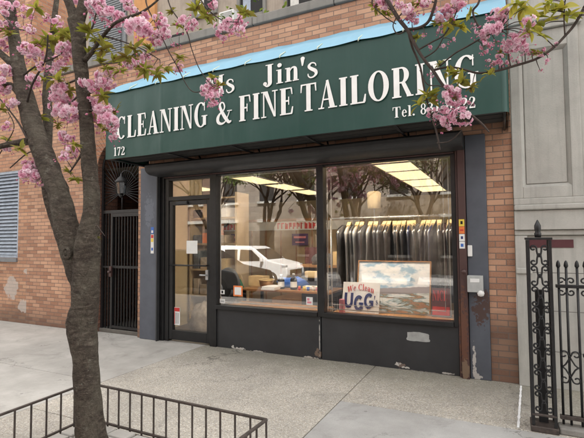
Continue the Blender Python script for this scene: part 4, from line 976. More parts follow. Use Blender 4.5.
# knot scar
b = MB(); kc = A(66.5, 253, TY-.10); b.tube([kc+Vector((.030*math.cos(6.283*i/14), -.012*math.sin(6.283*i/14)*0, .036*math.sin(6.283*i/14))) for i in range(14)], .013, 8, closed=True); b.lathe(tuple(kc+Vector((0, .02, -.02))), [(.03, 0), (.032, .04)], 10); tpart(b, 'knot', M['bark'], t1)
add_limb([(30, 141, 8, TY+.07), (18, 143, 6.5, TY), (2, 146, 5.5, TY-.08), (-25, 155, 4, TY-.2)], 'branch', t1, M['bark'], 10)
add_limb([(24, 100, 7, TY+.12), (12, 86, 6, TY+.1), (0, 84, 5, TY+.05), (-25, 70, 4, TY)], 'branch', t1, M['bark'], 10)
add_limb([(16, 66, 8, TY+.14), (8, 60, 7, TY+.1), (-8, 45, 5, TY+.05), (-30, 20, 3, TY)], 'branch', t1, M['bark'], 10)
add_limb([(85, 60, 5.5, TY), (92, 52, 4.5, TY-.05), (103, 36, 3.6, TY-.12), (114, 24, 3.1, TY-.18), (126, 18, 2.8, TY-.22), (140, 13, 2.4, TY-.26), (152, 5, 2, TY-.3), (163, -5, 1.7, TY-.32)], 'branch', t1, M['bark'], 10)
tw = [[(26, 108, 2.6, TY+.1), (32, 85, 2.1, TY), (45, 60, 1.8, TY-.05), (48, 35, 1.5, TY-.1)],
 [(84, 150, 3.4, TY), (78, 160, 2, TY-.03), (70, 172, 1.5, TY-.06)], [(88, 215, 3, TY), (94, 222, 1.4, TY), (105, 236, .8, TY)],
 [(80, 48, 3, TY), (92, 28, 1.9, TY), (97, 12, 1.5, TY), (110, -10, 1.2, TY)],
 [(28, 140, 2.4, TY), (18, 122, 1.8, TY), (5, 105, 1.4, TY), (-6, 92, 1.2, TY)],
 [(150, -20, 2, TY), (146, 2, 1.5, TY), (158, 28, 1.3, TY+.02), (168, 50, 1.2, TY+.05), (178, 68, 1.1, TY+.08), (186, 84, 1, TY+.1), (194, 92, 1, TY+.1), (207, 90, .9, TY+.1)],
 [(165, -20, 1.8, TY+.1), (170, 6, 1.4, TY+.1), (186, 30, 1.3, TY+.12), (192, 50, 1.1, TY+.14), (200, 70, 1, TY+.16), (212, 86, .9, TY+.16)],
 [(40, 160, 2.2, TY), (30, 152, 1.5, TY), (10, 168, 1.1, TY)],
 [(84, 96, 2.6, TY), (96, 90, 1.8, TY), (104, 84, 1.2, TY)], [(84, 110, 2.6, TY), (98, 112, 1.8, TY), (108, 122, 1.2, TY)],
 [(82, 78, 2.6, TY), (66, 84, 1.8, TY), (58, 88, 1.2, TY)], [(82, 92, 2.2, TY), (68, 106, 1.6, TY), (62, 112, 1.2, TY)],
 [(50, 175, 2.2, TY+.02), (42, 170, 1.5, TY-.02), (34, 168, 1, TY-.04)], [(103, 36, 2, TY-.12), (118, 40, 1.4, TY-.1), (140, 48, 1.1, TY-.06), (160, 60, .9, TY)],
 [(140, 50, 1.2, TY-.06), (120, 62, 1, TY-.05), (100, 64, .9, TY-.05)], [(20, 78, 2.2, TY+.14), (36, 66, 1.6, TY+.1), (58, 56, 1.2, TY+.1), (70, 44, 1, TY+.1)],
 [(120, -20, 2.2, TY-.1), (128, 4, 1.5, TY-.1), (124, 12, 1.2, TY-.1)], [(190, -20, 1.8, TY+.1), (205, 6, 1.4, TY+.1), (222, 20, 1.1, TY+.1), (238, 22, .9, TY+.1)],
 [(0, 12, 2, TY+.1), (16, 28, 1.5, TY), (30, 30, 1.1, TY)], [(-10, 170, 1.2, TY), (2, 150, 1, TY), (14, 128, .9, TY), (8, 112, .8, TY)]]
for q in tw:
    p, r = limb(q); nodes += list(zip(p, r)); mb = MB(); mb.tube(p, r, 6); tpart(mb, 'twig', M['twig'], t1)
rnd = random.Random(11)
def populate(par, spots, kinds, ybase, nodes, jit):
    n = 0
    for (px, py, sc, kind) in spots:
        # depth of the nearest limb in the picture, plus a little
        best = min(nodes, key=lambda q: (A(px, py, q[0].y)-q[0]).length); y = best[0].y+rnd.uniform(-jit, jit)
        p = A(px, py, y); src = BIG if kind == 'B' else SMALL if kind == 'S' else BUDS if kind == 'b' else SPR if kind == 'L' else SPR_B
        place(rnd.choice(src), par, p, sc*rnd.uniform(.85, 1.15), rnd)
        q = best[0]; d = (p-q).length
        if d > .03:
            mb = MB(); mid = q.lerp(p, .5)+Vector((rnd.uniform(-.1, .1)*d, rnd.uniform(-.1, .1)*d, .12*d)); mb.tube(cr([q, mid, p], 4), [.0030-.0018*i/8 for i in range(9)], 5); tpart(mb, 'twig', M['twig'], par)
        n += 1
L1 = [(5, 86, 1, 'B'), (12, 102, .8, 'B'), (2, 42, 1, 'B'), (6, 70, .8, 'B'), (30, 30, .7, 'S'), (28, 12, .8, 'S'), (46, 18, .7, 'S'), (50, 38, .7, 'S'), (57, 22, .8, 'S'), (27, 48, 1, 'B'), (23, 50, .7, 'S'), (37, 53, 1, 'B'), (42, 66, .8, 'S'), (34, 80, .9, 'S'), (48, 92, .9, 'B'), (64, 48, 1, 'B'), (66, 54, .9, 'B'), (58, 64, .9, 'B'), (52, 70, .7, 'S'), (62, 88, 1, 'B'), (56, 96, .9, 'B'), (67, 100, .9, 'B'), (60, 108, .9, 'B'), (70, 110, .9, 'B'),
 (95, 3, 1.1, 'B'), (104, 8, 1.1, 'B'), (112, 15, 1.0, 'B'), (119, 20, .8, 'S'), (88, -4, 1, 'B'), (127, 3, .7, 'S'), (139, 24, 1.15, 'B'), (146, 28, 1, 'B'), (135, 10, .6, 'S'), (92, 82, 1.1, 'B'), (99, 88, .9, 'B'), (106, 80, 1, 'B'), (110, 76, .8, 'S'), (96, 104, 1.1, 'B'), (104, 108, 1.1, 'B'), (110, 118, 1, 'B'), (99, 116, 1, 'B'), (112, 126, .8, 'S'), (113, 136, .8, 'S'), (62, 114, .9, 'S'), (70, 118, .8, 'S'), (66, 136, .9, 'B'), (70, 153, .85, 'B'), (63, 156, .7, 'S'),
 (30, 170, .95, 'B'), (38, 176, .95, 'B'), (45, 172, .6, 'S'), (35, 164, .8, 'S'), (25, 174, .7, 'S'), (5, 126, .7, 'S'), (184, 20, .9, 'S'), (192, 24, .8, 'S'), (160, 20, .9, 'S'), (167, 32, .8, 'S'), (158, 38, .8, 'S'), (176, 44, .5, 'b'), (138, 60, .8, 'S'), (145, 54, .7, 'S'), (128, 63, .7, 'S'), (152, 68, .6, 'b'), (178, 68, .7, 'S'), (212, 84, .95, 'S'), (207, 90, .75, 'S'), (216, 92, .85, 'S'), (213, 98, .7, 'S'), (229, 23, .95, 'S'), (222, 30, .8, 'S'), (238, 22, .8, 'S'), (240, 30, .6, 'S'), (212, 4, .7, 'S'), (6, 8, 1, 'S'), (16, 22, .7, 'b'), (3, 22, .8, 'S'), (18, 4, .9, 'S'), (8, 148, .7, 'S'), (74, 4, .8, 'S')]
L1 += [(x_, y_, 1.0, 'B') for x_, y_ in ((-20, -40), (20, -60), (60, -50), (100, -60), (140, -70), (-30, 40), (-40, 110), (40, -110), (100, -120), (-25, 170), (170, -40))]
V1 = [(55, 32, 1.1, 'L'), (64, 35, 1.1, 'L'), (50, 42, 1, 'L'), (70, 40, 1.1, 'L'), (90, 33, 1.2, 'L'), (98, 42, 1.1, 'L'), (104, 50, 1, 'L'), (92, 54, .9, 'L'), (40, 44, .9, 'L'), (100, 62, .9, 'L'), (115, 62, .9, 'L'), (126, 58, 1, 'L'), (134, 50, .9, 'L'), (150, 50, .9, 'L'), (146, 70, .9, 'L'), (158, 74, .8, 'L'), (166, 70, .7, 'L'), (120, 72, .7, 'L'), (106, 70, .8, 'L'), (58, 80, .9, 'L'), (45, 80, .8, 'L'), (36, 70, .8, 'L'), (70, 92, .8, 'L'), (104, 96, .9, 'L'), (98, 124, .9, 'L'), (104, 130, .7, 'L'), (116, 112, .7, 'L'), (58, 126, .7, 'L'), (40, 118, .9, 'L'), (32, 124, .8, 'L'), (74, 145, .7, 'L'), (20, 150, .8, 'L'), (6, 140, .9, 'L'), (2, 110, .8, 'L'), (10, 34, 1, 'L'), (2, 30, .9, 'L'), (36, 8, .9, 'L'), (66, 70, .7, 'L'), (205, 16, .8, 'L'), (196, 10, .8, 'L'), (245, 14, .8, 'L'), (214, 78, .7, 'L'), (220, 86, .7, 'L'), (180, 58, .7, 'L'), (172, 12, .8, 'L'), (178, 26, .6, 'L'), (150, 34, .8, 'L'), (136, 66, .9, 'L'), (76, 180, .7, 'L'), (68, 172, .6, 'L'), (98, 238, .25, 'L')]
V1 += [(x_, y_, 1.1, 'L') for x_, y_ in ((0, -40), (40, -60), (80, -60), (120, -50), (-30, 0), (-30, 80), (60, -110))]
populate(t1, [(a_, b_, c_*1.12, d_) for a_, b_, c_, d_ in L1]+V1, None, TY, nodes, .12)

# second cherry tree, trunk just out of the picture on the right
T2 = Vector((1.75, -3.45, 0)); t2 = thing('cherry_tree', 'cherry branches with large pink blossoms hanging over the right end of the awning', 'tree', T2)
n2 = []
ty2 = -2.85
def raw_limb(pts, name, par, nn, n=12):
    v = cr([(p[0], p[1], p[2]) for p in pts], 6); rr = []
    for i in range(len(pts)-1): rr += [pts[i][3]+(pts[i+1][3]-pts[i][3])*j/6 for j in range(6)]
    rr.append(pts[-1][3]); nn += list(zip(v, rr)); p, r = dense(v, rr, .04); mb = MB(); rough_tube(mb, p, r, n, .06, len(nn)); return tpart(mb, name, M['bark'], par)
raw_limb([(1.75, -3.45, -.05, .15), (1.74, -3.45, .3, .12), (1.72, -3.44, 1.2, .105), (1.75, -3.42, 2.0, .10), (1.7, -3.4, 2.6, .09)], 'trunk', t2, [], 18)
e1 = A(387, 0, ty2); e2 = A(584, 8, ty2+.1)
raw_limb([(1.7, -3.4, 2.5, .08), (1.45, -3.3, 3.0, .06), (.9, -3.15, 3.35, .045), (.2, -3.0, 3.45, .03), (-.35, -2.9, 3.2, .02), (e1.x-.1, ty2, e1.z+.22, .013), (e1.x, ty2, e1.z, .011)], 'limb', t2, [])
raw_limb([(1.72, -3.4, 2.3, .07), (1.5, -3.2, 2.55, .04), (1.15, -2.95, 2.75, .02), (e2.x+.15, ty2+.1, e2.z+.12, .010), (e2.x, e2.y, e2.z, .008)], 'limb', t2, [])
raw_limb([(1.72, -3.4, 2.6, .07), (1.85, -3.6, 3.4, .05), (2.0, -3.8, 4.2, .03)], 'limb', t2, [])
tw2 = [[(387, 0, 4.2, ty2), (398, 18, 4, ty2), (408, 31, 3.8, ty2), (415, 45, 3.3, ty2), (423, 58, 3, ty2), (434, 72, 3, ty2), (442, 84, 2.8, ty2), (455, 98, 2.6, ty2), (468, 112, 2.5, ty2), (482, 124, 2.2, ty2), (489, 132, 1.4, ty2)],
 [(409, 33, 3, ty2), (412, 46, 2.4, ty2+.03), (417, 58, 2.2, ty2+.05), (421, 70, 2, ty2+.05), (424, 88, 1.9, ty2+.06), (430, 112, 1.8, ty2+.06), (436, 130, 1.8, ty2+.06), (440, 150, 1.7, ty2+.06)],
 [(437, 143, 1.2, ty2+.06), (450, 141, 1.3, ty2+.03), (462, 130, 1.2, ty2)],
 [(437, -6, 3, ty2-.05), (434, 8, 3, ty2-.04), (428, 22, 3, ty2-.02), (418, 28, 3, ty2), (408, 29, 2.6, ty2)],
 [(408, 29, 1.6, ty2), (398, 34, 1.3, ty2), (393, 26, 1.2, ty2), (396, 16, 1.2, ty2), (388, 8, 1, ty2)],
 [(434, 70, 2.4, ty2), (448, 67, 2.2, ty2), (462, 69, 2.0, ty2), (478, 73, 2.2, ty2), (496, 71, 2.4, ty2+.02), (514, 66, 2.6, ty2+.04), (536, 59, 2.6, ty2+.06), (552, 49, 2.6, ty2+.08), (565, 36, 2.6, ty2+.1), (575, 24, 2.8, ty2+.1), (584, 8, 3, ty2+.1)],
 [(440, 66, 1.6, ty2), (454, 54, 1.6, ty2-.03), (468, 46, 1.7, ty2-.05), (482, 38, 1.6, ty2-.07), (500, 30, 1.3, ty2-.08)],
 [(418, 50, 1.7, ty2), (432, 42, 1.6, ty2), (444, 35, 1.5, ty2), (452, 22, 1.3, ty2), (458, 8, 1.2, ty2)],
 [(424, 58, 1.6, ty2), (436, 50, 1.4, ty2), (443, 38, 1.2, ty2)],
 [(482, -8, 2.4, ty2-.1), (478, 4, 2.2, ty2-.1), (473, 11, 2.2, ty2-.09), (476, 22, 1.8, ty2-.08), (484, 34, 1.5, ty2-.07)],
 [(565, 36, 1.6, ty2+.1), (564, 18, 1.3, ty2+.1), (565, 2, 1.2, ty2+.1)],
 [(420, 70, 1.3, ty2), (427, 84, 1.2, ty2), (440, 86, 1, ty2), (448, 90, 1, ty2)],
 [(380, -15, 1.6, ty2+.1), (372, 2, 1.3, ty2+.1), (384, 16, 1.1, ty2+.1), (396, 24, 1, ty2+.1)]]
for q in tw2:
    p, r = limb(q); n2 += list(zip(p, r)); mb = MB(); mb.tube(p, r, 7); tpart(mb, 'twig', M['twig'], t2)
L2 = [(385, 2, .8, 'B'), (379, -4, .8, 'S'), (400, 4, .6, 'S'), (408, 10, .7, 'S'), (414, 18, .7, 'S'), (410, 14, .5, 'B'), (424, 2, .7, 'S'), (436, 10, .6, 'S'), (442, 18, .65, 'B'), (447, 8, .6, 'S'), (455, 4, .7, 'B'), (450, 14, .55, 'S'), (462, 2, .6, 'S'), (424, 34, .4, 'b'), (430, 46, .4, 'b'), (445, 44, .45, 'b'), (452, 40, .4, 'b'), (440, 30, .45, 'b'),
 (489, 30, .95, 'B'), (479, 31, .55, 'S'), (500, 16, .7, 'B'), (506, 12, .5, 'S'), (514, 40, .75, 'B'), (521, 46, .65, 'B'), (508, 48, .6, 'S'), (524, 34, .6, 'S'), (528, 22, .65, 'S'), (497, 60, .6, 'S'), (485, 46, .55, 'S'), (490, 60, .5, 'b'), (484, 52, .4, 'b'), (504, 64, .5, 'b'), (516, 60, .45, 'b'), (531, 52, .5, 'b'), (542, 50, .5, 'b'), (548, 60, .35, 'b'), (540, 70, .3, 'b'), (496, 42, .5, 'b'), (556, 44, .4, 'b'), (474, 24, .4, 'b'),
 (447, 92, .7, 'S'), (454, 98, .75, 'B'), (470, 102, .45, 'b'), (444, 110, .6, 'S'), (438, 116, .65, 'S'), (451, 114, .6, 'S'), (447, 121, .8, 'B'), (461, 117, .75, 'B'), (431, 112, .5, 'S'), (430, 74, .4, 'b')]
V2 = [(455, 26, .55, 'P'), (462, 28, .5, 'P'), (447, 24, .4, 'P'), (524, 8, .7, 'P'), (532, 16, .75, 'P'), (542, 26, .7, 'P'), (552, 12, .75, 'P'), (562, 10, .7, 'P'), (546, 4, .7, 'P'), (516, 4, .6, 'P'), (570, 16, .5, 'P'), (528, 32, .5, 'P'), (538, 34, .6, 'P'), (420, 4, .5, 'L'), (436, 24, .5, 'L'), (386, 14, .7, 'L'), (376, 8, .7, 'L'), (428, 96, .7, 'L'), (420, 104, .6, 'L'), (436, 98, .6, 'L'), (462, 82, .65, 'L'), (472, 88, .6, 'L'), (456, 74, .55, 'L'), (448, 72, .5, 'L'), (440, 64, .4, 'L'), (418, 38, .4, 'L'), (490, 74, .5, 'L'), (500, 54, .4, 'L'), (412, 6, .5, 'L'), (395, -4, .6, 'L'), (470, 14, .4, 'P'), (538, 54, .5, 'L')]
L2 += [(x_, y_, .9, 'B') for x_, y_ in ((400, -50), (440, -60), (480, -50), (520, -40), (620, -20), (640, 30), (560, -60))]
populate(t2, [(a_, b_, c_*.88, d_) for a_, b_, c_, d_ in L2]+V2, None, ty2, n2, .04)

# ------------------------------------------------------------------ inside the shop window
# clothes rail with garments in clear plastic
cr_ = thing('clothes_rail', 'steel clothes rail running behind the right window', 'clothes rail', (-1.4, 1.0, 0))
b = MB(); b.bar((-.95, 0, 1.80), (.98, 0, 1.80), .014, 8); b.build('rail', M['steel'], cr_)
for sx in (-.93, .96):
    b = MB(); b.bar((sx, 0, .03), (sx, 0, 1.80), .014, 8); b.bar((sx, -.28, .03), (sx, .28, .03), .014, 8); b.build('rail_stand', M['steel'], cr_)
def make_garment(seed, mat):
    rnd = random.Random(seed); g = thing('hanging_garment', 'x', 'garment', (0, 0, 0), 0, 'garments hanging on the rail')
    L = rnd.uniform(.8, 1.05); b = MB(); n = 20; vs = []; prof = [(0.0, .05, .02), (.05, .17, .028), (.12, .235, .034), (.3, .22, .03), (.6, .23, .032), (L, .25, .036)]
    for i, (dz, hw, ht) in enumerate(prof):
        for k in range(n):
            a = 6.283*k/n; fold = 1+.35*math.sin(k*3.1+seed+i*.5)*(.3+dz)
            vs.append((ht*math.sin(a)*fold, hw*math.cos(a), -.11-dz))
    fs = [(i*n+k, i*n+(k+1) % n, (i+1)*n+(k+1) % n, (i+1)*n+k) for i in range(len(prof)-1) for k in range(n)]+[tuple(range(n)), tuple(range((len(prof)-1)*n+n-1, (len(prof)-1)*n-1, -1))]
    b.add(vs, fs, True); b.build('cloth', mat, g)
    b = MB(); vs = [(x*1.25+(.006 if x > 0 else -.006), y*1.04, z-(.03 if j >= n*5 else 0)+.012) for j, (x, y, z) in enumerate(vs)]; b.add(vs, fs[:-2], True); b.build('plastic_cover', M['plastic'], g)
    b = MB(); b.tube([(0, .0, -.10), (0, .0, -.02)]+[(0, .022*math.cos(t)-.022, .0+.022*math.sin(t)) for t in [0, .5, 1, 1.5, 2, 2.5, 3.1]], .0028, 5); b.build('hanger', M['steel'], g)
    if seed % 3 == 1: return g
    b = MB(); b.add([(-.026, -.12, -.155), (.026, -.12, -.155), (.03, .0, -.055), (-.03, .0, -.055), (-.026, .12, -.155), (.026, .12, -.155), (-.028, -.17, -.20), (.028, -.17, -.20), (-.028, .17, -.20), (.028, .17, -.20)], [(0, 1, 2, 3), (3, 2, 5, 4), (6, 7, 1, 0), (4, 5, 9, 8)]); b.build('paper_cape', M['kraft'], g)
    return g
M['suit'] = simple('charcoal_suit_cloth', (.05, .05, .055), .85, var=.4)
GC = {'black': M['suit'], 'grey': M['greycloth'], 'white': M['white'], 'navy': M['navy'], 'brown': M['maroon_chair'], 'beige': M['beigecloth']}
protos = {k: make_garment(i, m) for i, (k, m) in enumerate(GC.items())}
seqs = ['grey', 'white', 'grey', 'white', 'black', 'grey', 'white', 'black', 'grey', 'black', 'black', 'black', 'beige', 'black', 'navy', 'black', 'grey', 'black', 'black', 'navy', 'black', 'brown', 'black', 'grey', 'black', 'black']
used = set(); random.seed(9)
LABG = {'black': 'black garment in clear plastic with a kraft paper cape on the clothes rail', 'grey': 'grey garment in clear plastic on the clothes rail, no paper cape', 'white': 'white garment in clear plastic with a kraft paper cape on the clothes rail', 'navy': 'navy garment in clear plastic on the right half of the clothes rail', 'brown': 'the dark reddish brown garment among black ones near the right end of the rail', 'beige': 'the beige garment in plastic at the middle of the clothes rail'}
for i, k in enumerate(seqs):
    g = protos[k] if k not in used else copy_tree(protos[k]); used.add(k)
    g.location = (-2.12+i*.0665, 1.0+random.uniform(-.03, .03), 1.80-.0); g.rotation_euler = (0, random.uniform(-.04, .04), random.uniform(-.22, .22)); g['label'] = LABG[k]
# landscape painting
pa = thing('landscape_painting', 'wide landscape painting of clouds over coast and red heath standing in the window', 'painting', (-1.31, .42, ZS+.035))
pa.rotation_euler.x = R(-13); pa.scale = (1.08, 1, 1.08)
def painting_mat():
    n = NM('painted_landscape', .6); q = n.sep(n.obj()); p = n.obj()
    sky = n.ramp(n.noise(n.comb(n.math('MULTIPLY', q[0], 2.6), n.math('MULTIPLY', q[2], 5.0)), 1.5, 6, .6), [(.3, (.24, .40, .56)), (.43, (.33, .49, .63)), (.50, (.74, .78, .80)), (.6, (.86, .87, .88)), (.72, (.52, .59, .66))])
    land = n.ramp(n.noise(n.comb(n.math('MULTIPLY', q[0], 2.2), n.math('MULTIPLY', q[2], 9.0)), 1.5, 6, .62, .6), [(.3, (.40, .15, .09)), (.41, (.42, .24, .15)), (.46, (.17, .18, .12)), (.5, (.36, .48, .53)), (.55, (.80, .82, .80)), (.62, (.55, .60, .60)), (.75, (.3, .33, .24))])
    wav = n.noise(n.comb(n.math('MULTIPLY', q[0], 3.0), 0.0), 1, 3)
    hz = n.math('ADD', n.math('ADD', .255, n.math('MULTIPLY', q[0], .07)), n.math('MULTIPLY', wav, .07))
    hill = n.step(n.math('SUBTRACT', q[2], hz), .006, -.004)
    base = n.mix(hill, sky, (.27, .24, .25)); red = n.step(n.math('SUBTRACT', q[2], n.math('SUBTRACT', hz, .07)), .004, -.008)
    base = n.mix(red, base, land); n.col(base); return n.m
b = MB(); b.box(-.42, .42, 0, .02, .012, .60); b.build('canvas', painting_mat(), pa)
b = MB(); b.box(-.435, -.421, -.012, .03, 0, .612); b.box(.421, .435, -.012, .03, 0, .612); b.box(-.421, .421, -.012, .03, 0, .011); b.box(-.421, .421, -.012, .03, .601, .612); b.build('picture_frame', M['wood'], pa)
# "We Clean" sign
sg = thing('window_sign', 'white card sign with red arched script over navy capitals in the window corner', 'sign', (-1.69, .30, ZS+.032), 0)
sg.scale = (1.48, 1, 1.12)
sg.rotation_euler.x = R(-15)
b = MB(); b.box(-.165, .165, 0, .008, 0, .345); b.build('sign_card', M['white'], sg)
txt = text('Ug', -.14, .05, .15, -.001, width=.17); 
b = text('U', -.150, .05, .17, -.001, sx=.62); b.build('lettering', M['navy'], sg)
for (x_, z_) in ((-.058, .022), (.03, .05)): text('g', x_, z_, .17, -.001 if x_ > 0 else -.0022, sx=.62).build('lettering', M['navy'], sg)
text("'", .118, .085, .11, -.001, sx=.5).build('lettering', M['navy'], sg); text("s", .135, .10, .07, -.001, sx=.5).build('lettering', M['navy'], sg)
def archw(X, Z): return (X, Z+.05*(1-(X/.14)**2))
text('We Clean', -.125, .205, .07, -.001, width=.24, warp=archw).build('lettering', M['red'], sg)
# red sign at the right of the painting
rs = thing('red_window_sign', 'dark sign with red lettering right of the landscape painting', 'sign', (-.735, .36, ZS+.035))
rs.rotation_euler.x = R(-11)
b = MB(); b.box(-.085, .13, 0, .012, 0, .34); b.build('sign_board', M['maroon_chair'], rs)
text('SERVICE'.replace('V', 'U').replace('S', 'C') if False else 'NICE', -.075, .19, .12, -.001, width=.165).build('lettering', M['red'], rs)
b = MB(); b.box(-.075, .12, -.003, -.001, .02, .12); b.build('red_band', M['red'], rs)
b = MB(); b.box(-1.93, -1.87, .20, .26, ZS+.03, ZS+.20); tag(b.build('pink_box', M['pink'], bevel=.004), 'small pink box behind the left edge of the white card sign', 'box')
# cream lampshade on stand
ls = thing('floor_lamp', 'cream drum shaded lamp standing behind the clothes rail', 'lamp', (-2.0, 2.2, .01))
b = MB(); b.lathe((0, 0, 2.0), [(.11, 0), (.12, .26), (.09, .29), (.02, .30)], 20); b.build('lamp_shade', M['cream'], ls)
b = MB(); b.bar((0, 0, 0.02), (0, 0, 2.0), .012, 8); b.lathe((0, 0, 0), [(.15, 0), (.14, .02), (.02, .03)], 20); b.build('lamp_stand', M['steel'], ls)
# work table, bottles, sewing machine, cloth
tb = thing('work_table', 'wooden work table just inside the middle window', 'table', (-2.95, .95, .01))
b = MB(); b.box(-.75, .72, -.3, .32, .71, .74); b.build('tabletop', M['wood'], tb, bevel=.004)
for sx in (-.7, .67):
    for sy in (-.26, .28):
        b = MB(); b.box(sx-.02, sx+.02, sy-.02, sy+.02, 0, .708); b.build('leg', M['black'], tb)
def bottle(x, y, z, r, h, mat, lab, label=True):
    t = thing('bottle', lab, 'bottle', (x, y, z)); b = MB(); b.lathe((0, 0, 0), [(r*.9, 0), (r, .01), (r, h*.62), (r*.85, h*.7), (r*.35, h*.8), (r*.33, h*.9)], 14); b.build('bottle_body', mat, t)
    b = MB(); b.lathe((0, 0, h*.9), [(r*.4, 0), (r*.4, h*.1)], 10); b.build('cap', M['white'], t)
    if label: b = MB(); b.tube([(0, 0, h*.15), (0, 0, h*.5)], r*1.02, 14, cap=False); b.build('paper_label', M['white'], t)
bottle(-2.86, .80, .75, .05, .24, M['darkcloth'], 'black bottle with white label, the right one of the pair on the work table')
bottle(-3.08, .82, .75, .05, .22, M['darkcloth'], 'black bottle with white label, the left one of the pair on the work table')
bottle(-2.22, .26, ZS+.03, .032, .20, M['plastic'], 'clear bottle on the window shelf beside the middle mullion', False)
bk = thing('wicker_basket', 'brown wicker basket at the left end of the work table', 'basket', (-3.35, .85, .75))
b = MB(); b.lathe((0, 0, 0), [(.09, 0), (.11, .06), (.12, .12)], 18); b.build('basket_body', M['wood'], bk); b = MB(); b.tube([(.12*math.cos(6.283*i/18), .12*math.sin(6.283*i/18), .125) for i in range(18)], .01, 6, closed=True); b.build('rim', M['kraft'], bk)
sm_ = thing('sewing_machine', 'cream sewing machine at the right end of the work table', 'sewing machine', (-2.55, .95, .75))
b = MB(); b.box(-.2, .2, -.08, .08, 0, .05); b.build('machine_bed', M['white'], sm_, bevel=.01)
b = MB(); b.box(.10, .19, -.06, .06, .051, .25); b.build('machine_column', M['white'], sm_, bevel=.02); b = MB(); b.box(-.18, .098, -.05, .05, .17, .27); b.build('machine_arm', M['cream'], sm_, bevel=.02)
b = MB(); b.tube([(.192, 0, .2), (.22, 0, .2)], .05, 16); b.build('hand_wheel', M['black'], sm_)
for i, (mt, cn) in enumerate((('red', 'red'), ('yellow', 'yellow'), ('blue_print', 'blue'), ('white', 'white'), ('pink', 'pink'), ('orange', 'orange'))):
    sp = thing('thread_spool', cn + ' thread spool standing near the front edge of the work table', 'thread spool', (-2.72+i*.07, .70+.02*(i % 2), .75), 0, 'thread spools on the work table')
    b = MB(); b.lathe((0, 0, .006), [(.018, 0), (.020, .03), (.018, .055)], 12); b.build('thread', M[mt], sp); b = MB(); b.cyl((0, 0), .022, 0, .005, 12); b.cyl((0, 0), .02, .062, .068, 12); b.build('spool_ends', M['kraft'], sp)
b = MB(); b.box(-.14, .14, -.1, .1, 0, .16); tag(b.build('cardboard_box', M['kraft'], loc=(-3.62, 1.08, .75), bevel=.004), 'brown cardboard box at the back left corner of the work table', 'box')
b = MB(); b.box(-.11, .11, -.15, .15, 0, .025); b.box(-.10, .12, -.14, .15, .026, .05); tag(b.build('paper_stack', M['white'], loc=(-3.18, .72, .75)), 'stack of white papers between the basket and the bottles', 'papers')
b = MB(); b.box(-.2, .2, -.12, .12, 0, .22); tag(b.build('cardboard_box', M['kraft'], loc=(-2.35, 1.75, 1.072), bevel=.004), 'cardboard box on top of the dark service counter', 'box')
pile_todo = None
def pile(name, c, sx, sy, sz, mat, lab, cat, seed):
    b = MB(); n, m_ = 20, 10; vs = []; fs = []
    for j in range(m_+1):
        th = math.pi*j/m_
        for k in range(n):
            a = 6.283*k/n; v = Vector((math.sin(th)*math.cos(a), math.sin(th)*math.sin(a), math.cos(th))); r = 1+.35*noise.noise(v*2.2+Vector((seed, 0, 0)))+.12*noise.noise(v*7)
            z = v.z*r; z = max(z, -.55); vs.append((v.x*r*sx, v.y*r*sy, (z+.55)*sz))
    fs = [(j*n+k, j*n+(k+1) % n, (j+1)*n+(k+1) % n, (j+1)*n+k) for j in range(m_) for k in range(n)]
    b.add(vs, fs, True); return tag(b.build(name, mat, loc=c), lab, cat)
pile('folded_cloth', (-3.0, 1.08, .75), .26, .14, .10, M['blue_print'], 'crumpled blue cloth heaped behind the bottles on the work table', 'cloth', 1)
pile('laundry_sack', (-4.35, .62, .02), .26, .22, .30, M['beigecloth'], 'big beige laundry sack on the floor behind the door glass', 'sack', 5)
pile('laundry_sack', (-4.18, .75, .44), .20, .18, .15, M['beigecloth'], 'smaller beige sack on top of the big one behind the door', 'sack', 8)
pile('laundry_bag', (-4.02, .95, .60), .17, .15, .16, M['greencloth'], 'green laundry bag beside the beige sacks behind the door', 'bag', 12)
pile('folded_cloth', (-2.75, 1.72, 1.072), .2, .14, .12, M['greycloth'], 'grey cloth heaped on the service counter beside the cardboard box', 'cloth', 33)
pile('folded_cloth', (-2.85, .95, .02), .45, .2, .26, M['greycloth'], 'grey bundle of cloth on the floor under the work table', 'cloth', 15)
def chair(name, loc, rz, mat, lab, rnd_back):
    t = thing(name, lab, 'chair', loc, rz)
    b = MB(); b.box(-.22, .22, -.22, .22, .43, .49); b.build('seat', mat, t, bevel=.02)
    b = MB()
    if rnd_back: b.tube([(0, .215, .80), (0, .26, .80)], [.27, .25], 24)
    else: b.box(-.21, .21, .20, .24, .55, .95)
    b.build('backrest', mat, t, bevel=.012)
    for sx in (-1, 1):
        for sy in (-1, 1): b = MB(); b.bar((sx*.18, sy*.18, .43), (sx*.2, sy*.2, 0), .013, 8); b.build('leg', M['steel'], t)
        b = MB(); b.bar((sx*.15, .2, .45), (sx*.15, .222, .70), .011, 8); b.build('back_support', M['steel'], t)
chair('round_chair', (-3.78, .75, .01), R(165), M['shutter'], 'grey chair with a round back at the left of the middle window', True)
chair('shop_chair', (-3.2, 2.6, .4), R(190), M['maroon_chair'], 'maroon chair standing on the platform behind the counter', False)
b = MB(); b.box(-4.0, -2.3, 2.2, 3.2, .01, .40); tag(b.build('platform', M['wood'], bevel=.01), 'low wooden platform deep inside the shop', 'platform')
co = thing('shop_counter', 'wooden service counter across the middle of the shop', 'counter', (-2.6, 1.75, .01))
b = MB(); b.box(-.55, .75, -.2, .2, 1.02, 1.06); b.build('countertop', M['wood'], co, bevel=.004); b = MB(); b.box(-.5, .7, -.15, .15, 0, 1.018); b.build('counter_body', M['darkcloth'], co)
ck = thing('wall_clock', 'round white wall clock with a black rim near the door', 'clock', A(224, 220, 1.54))
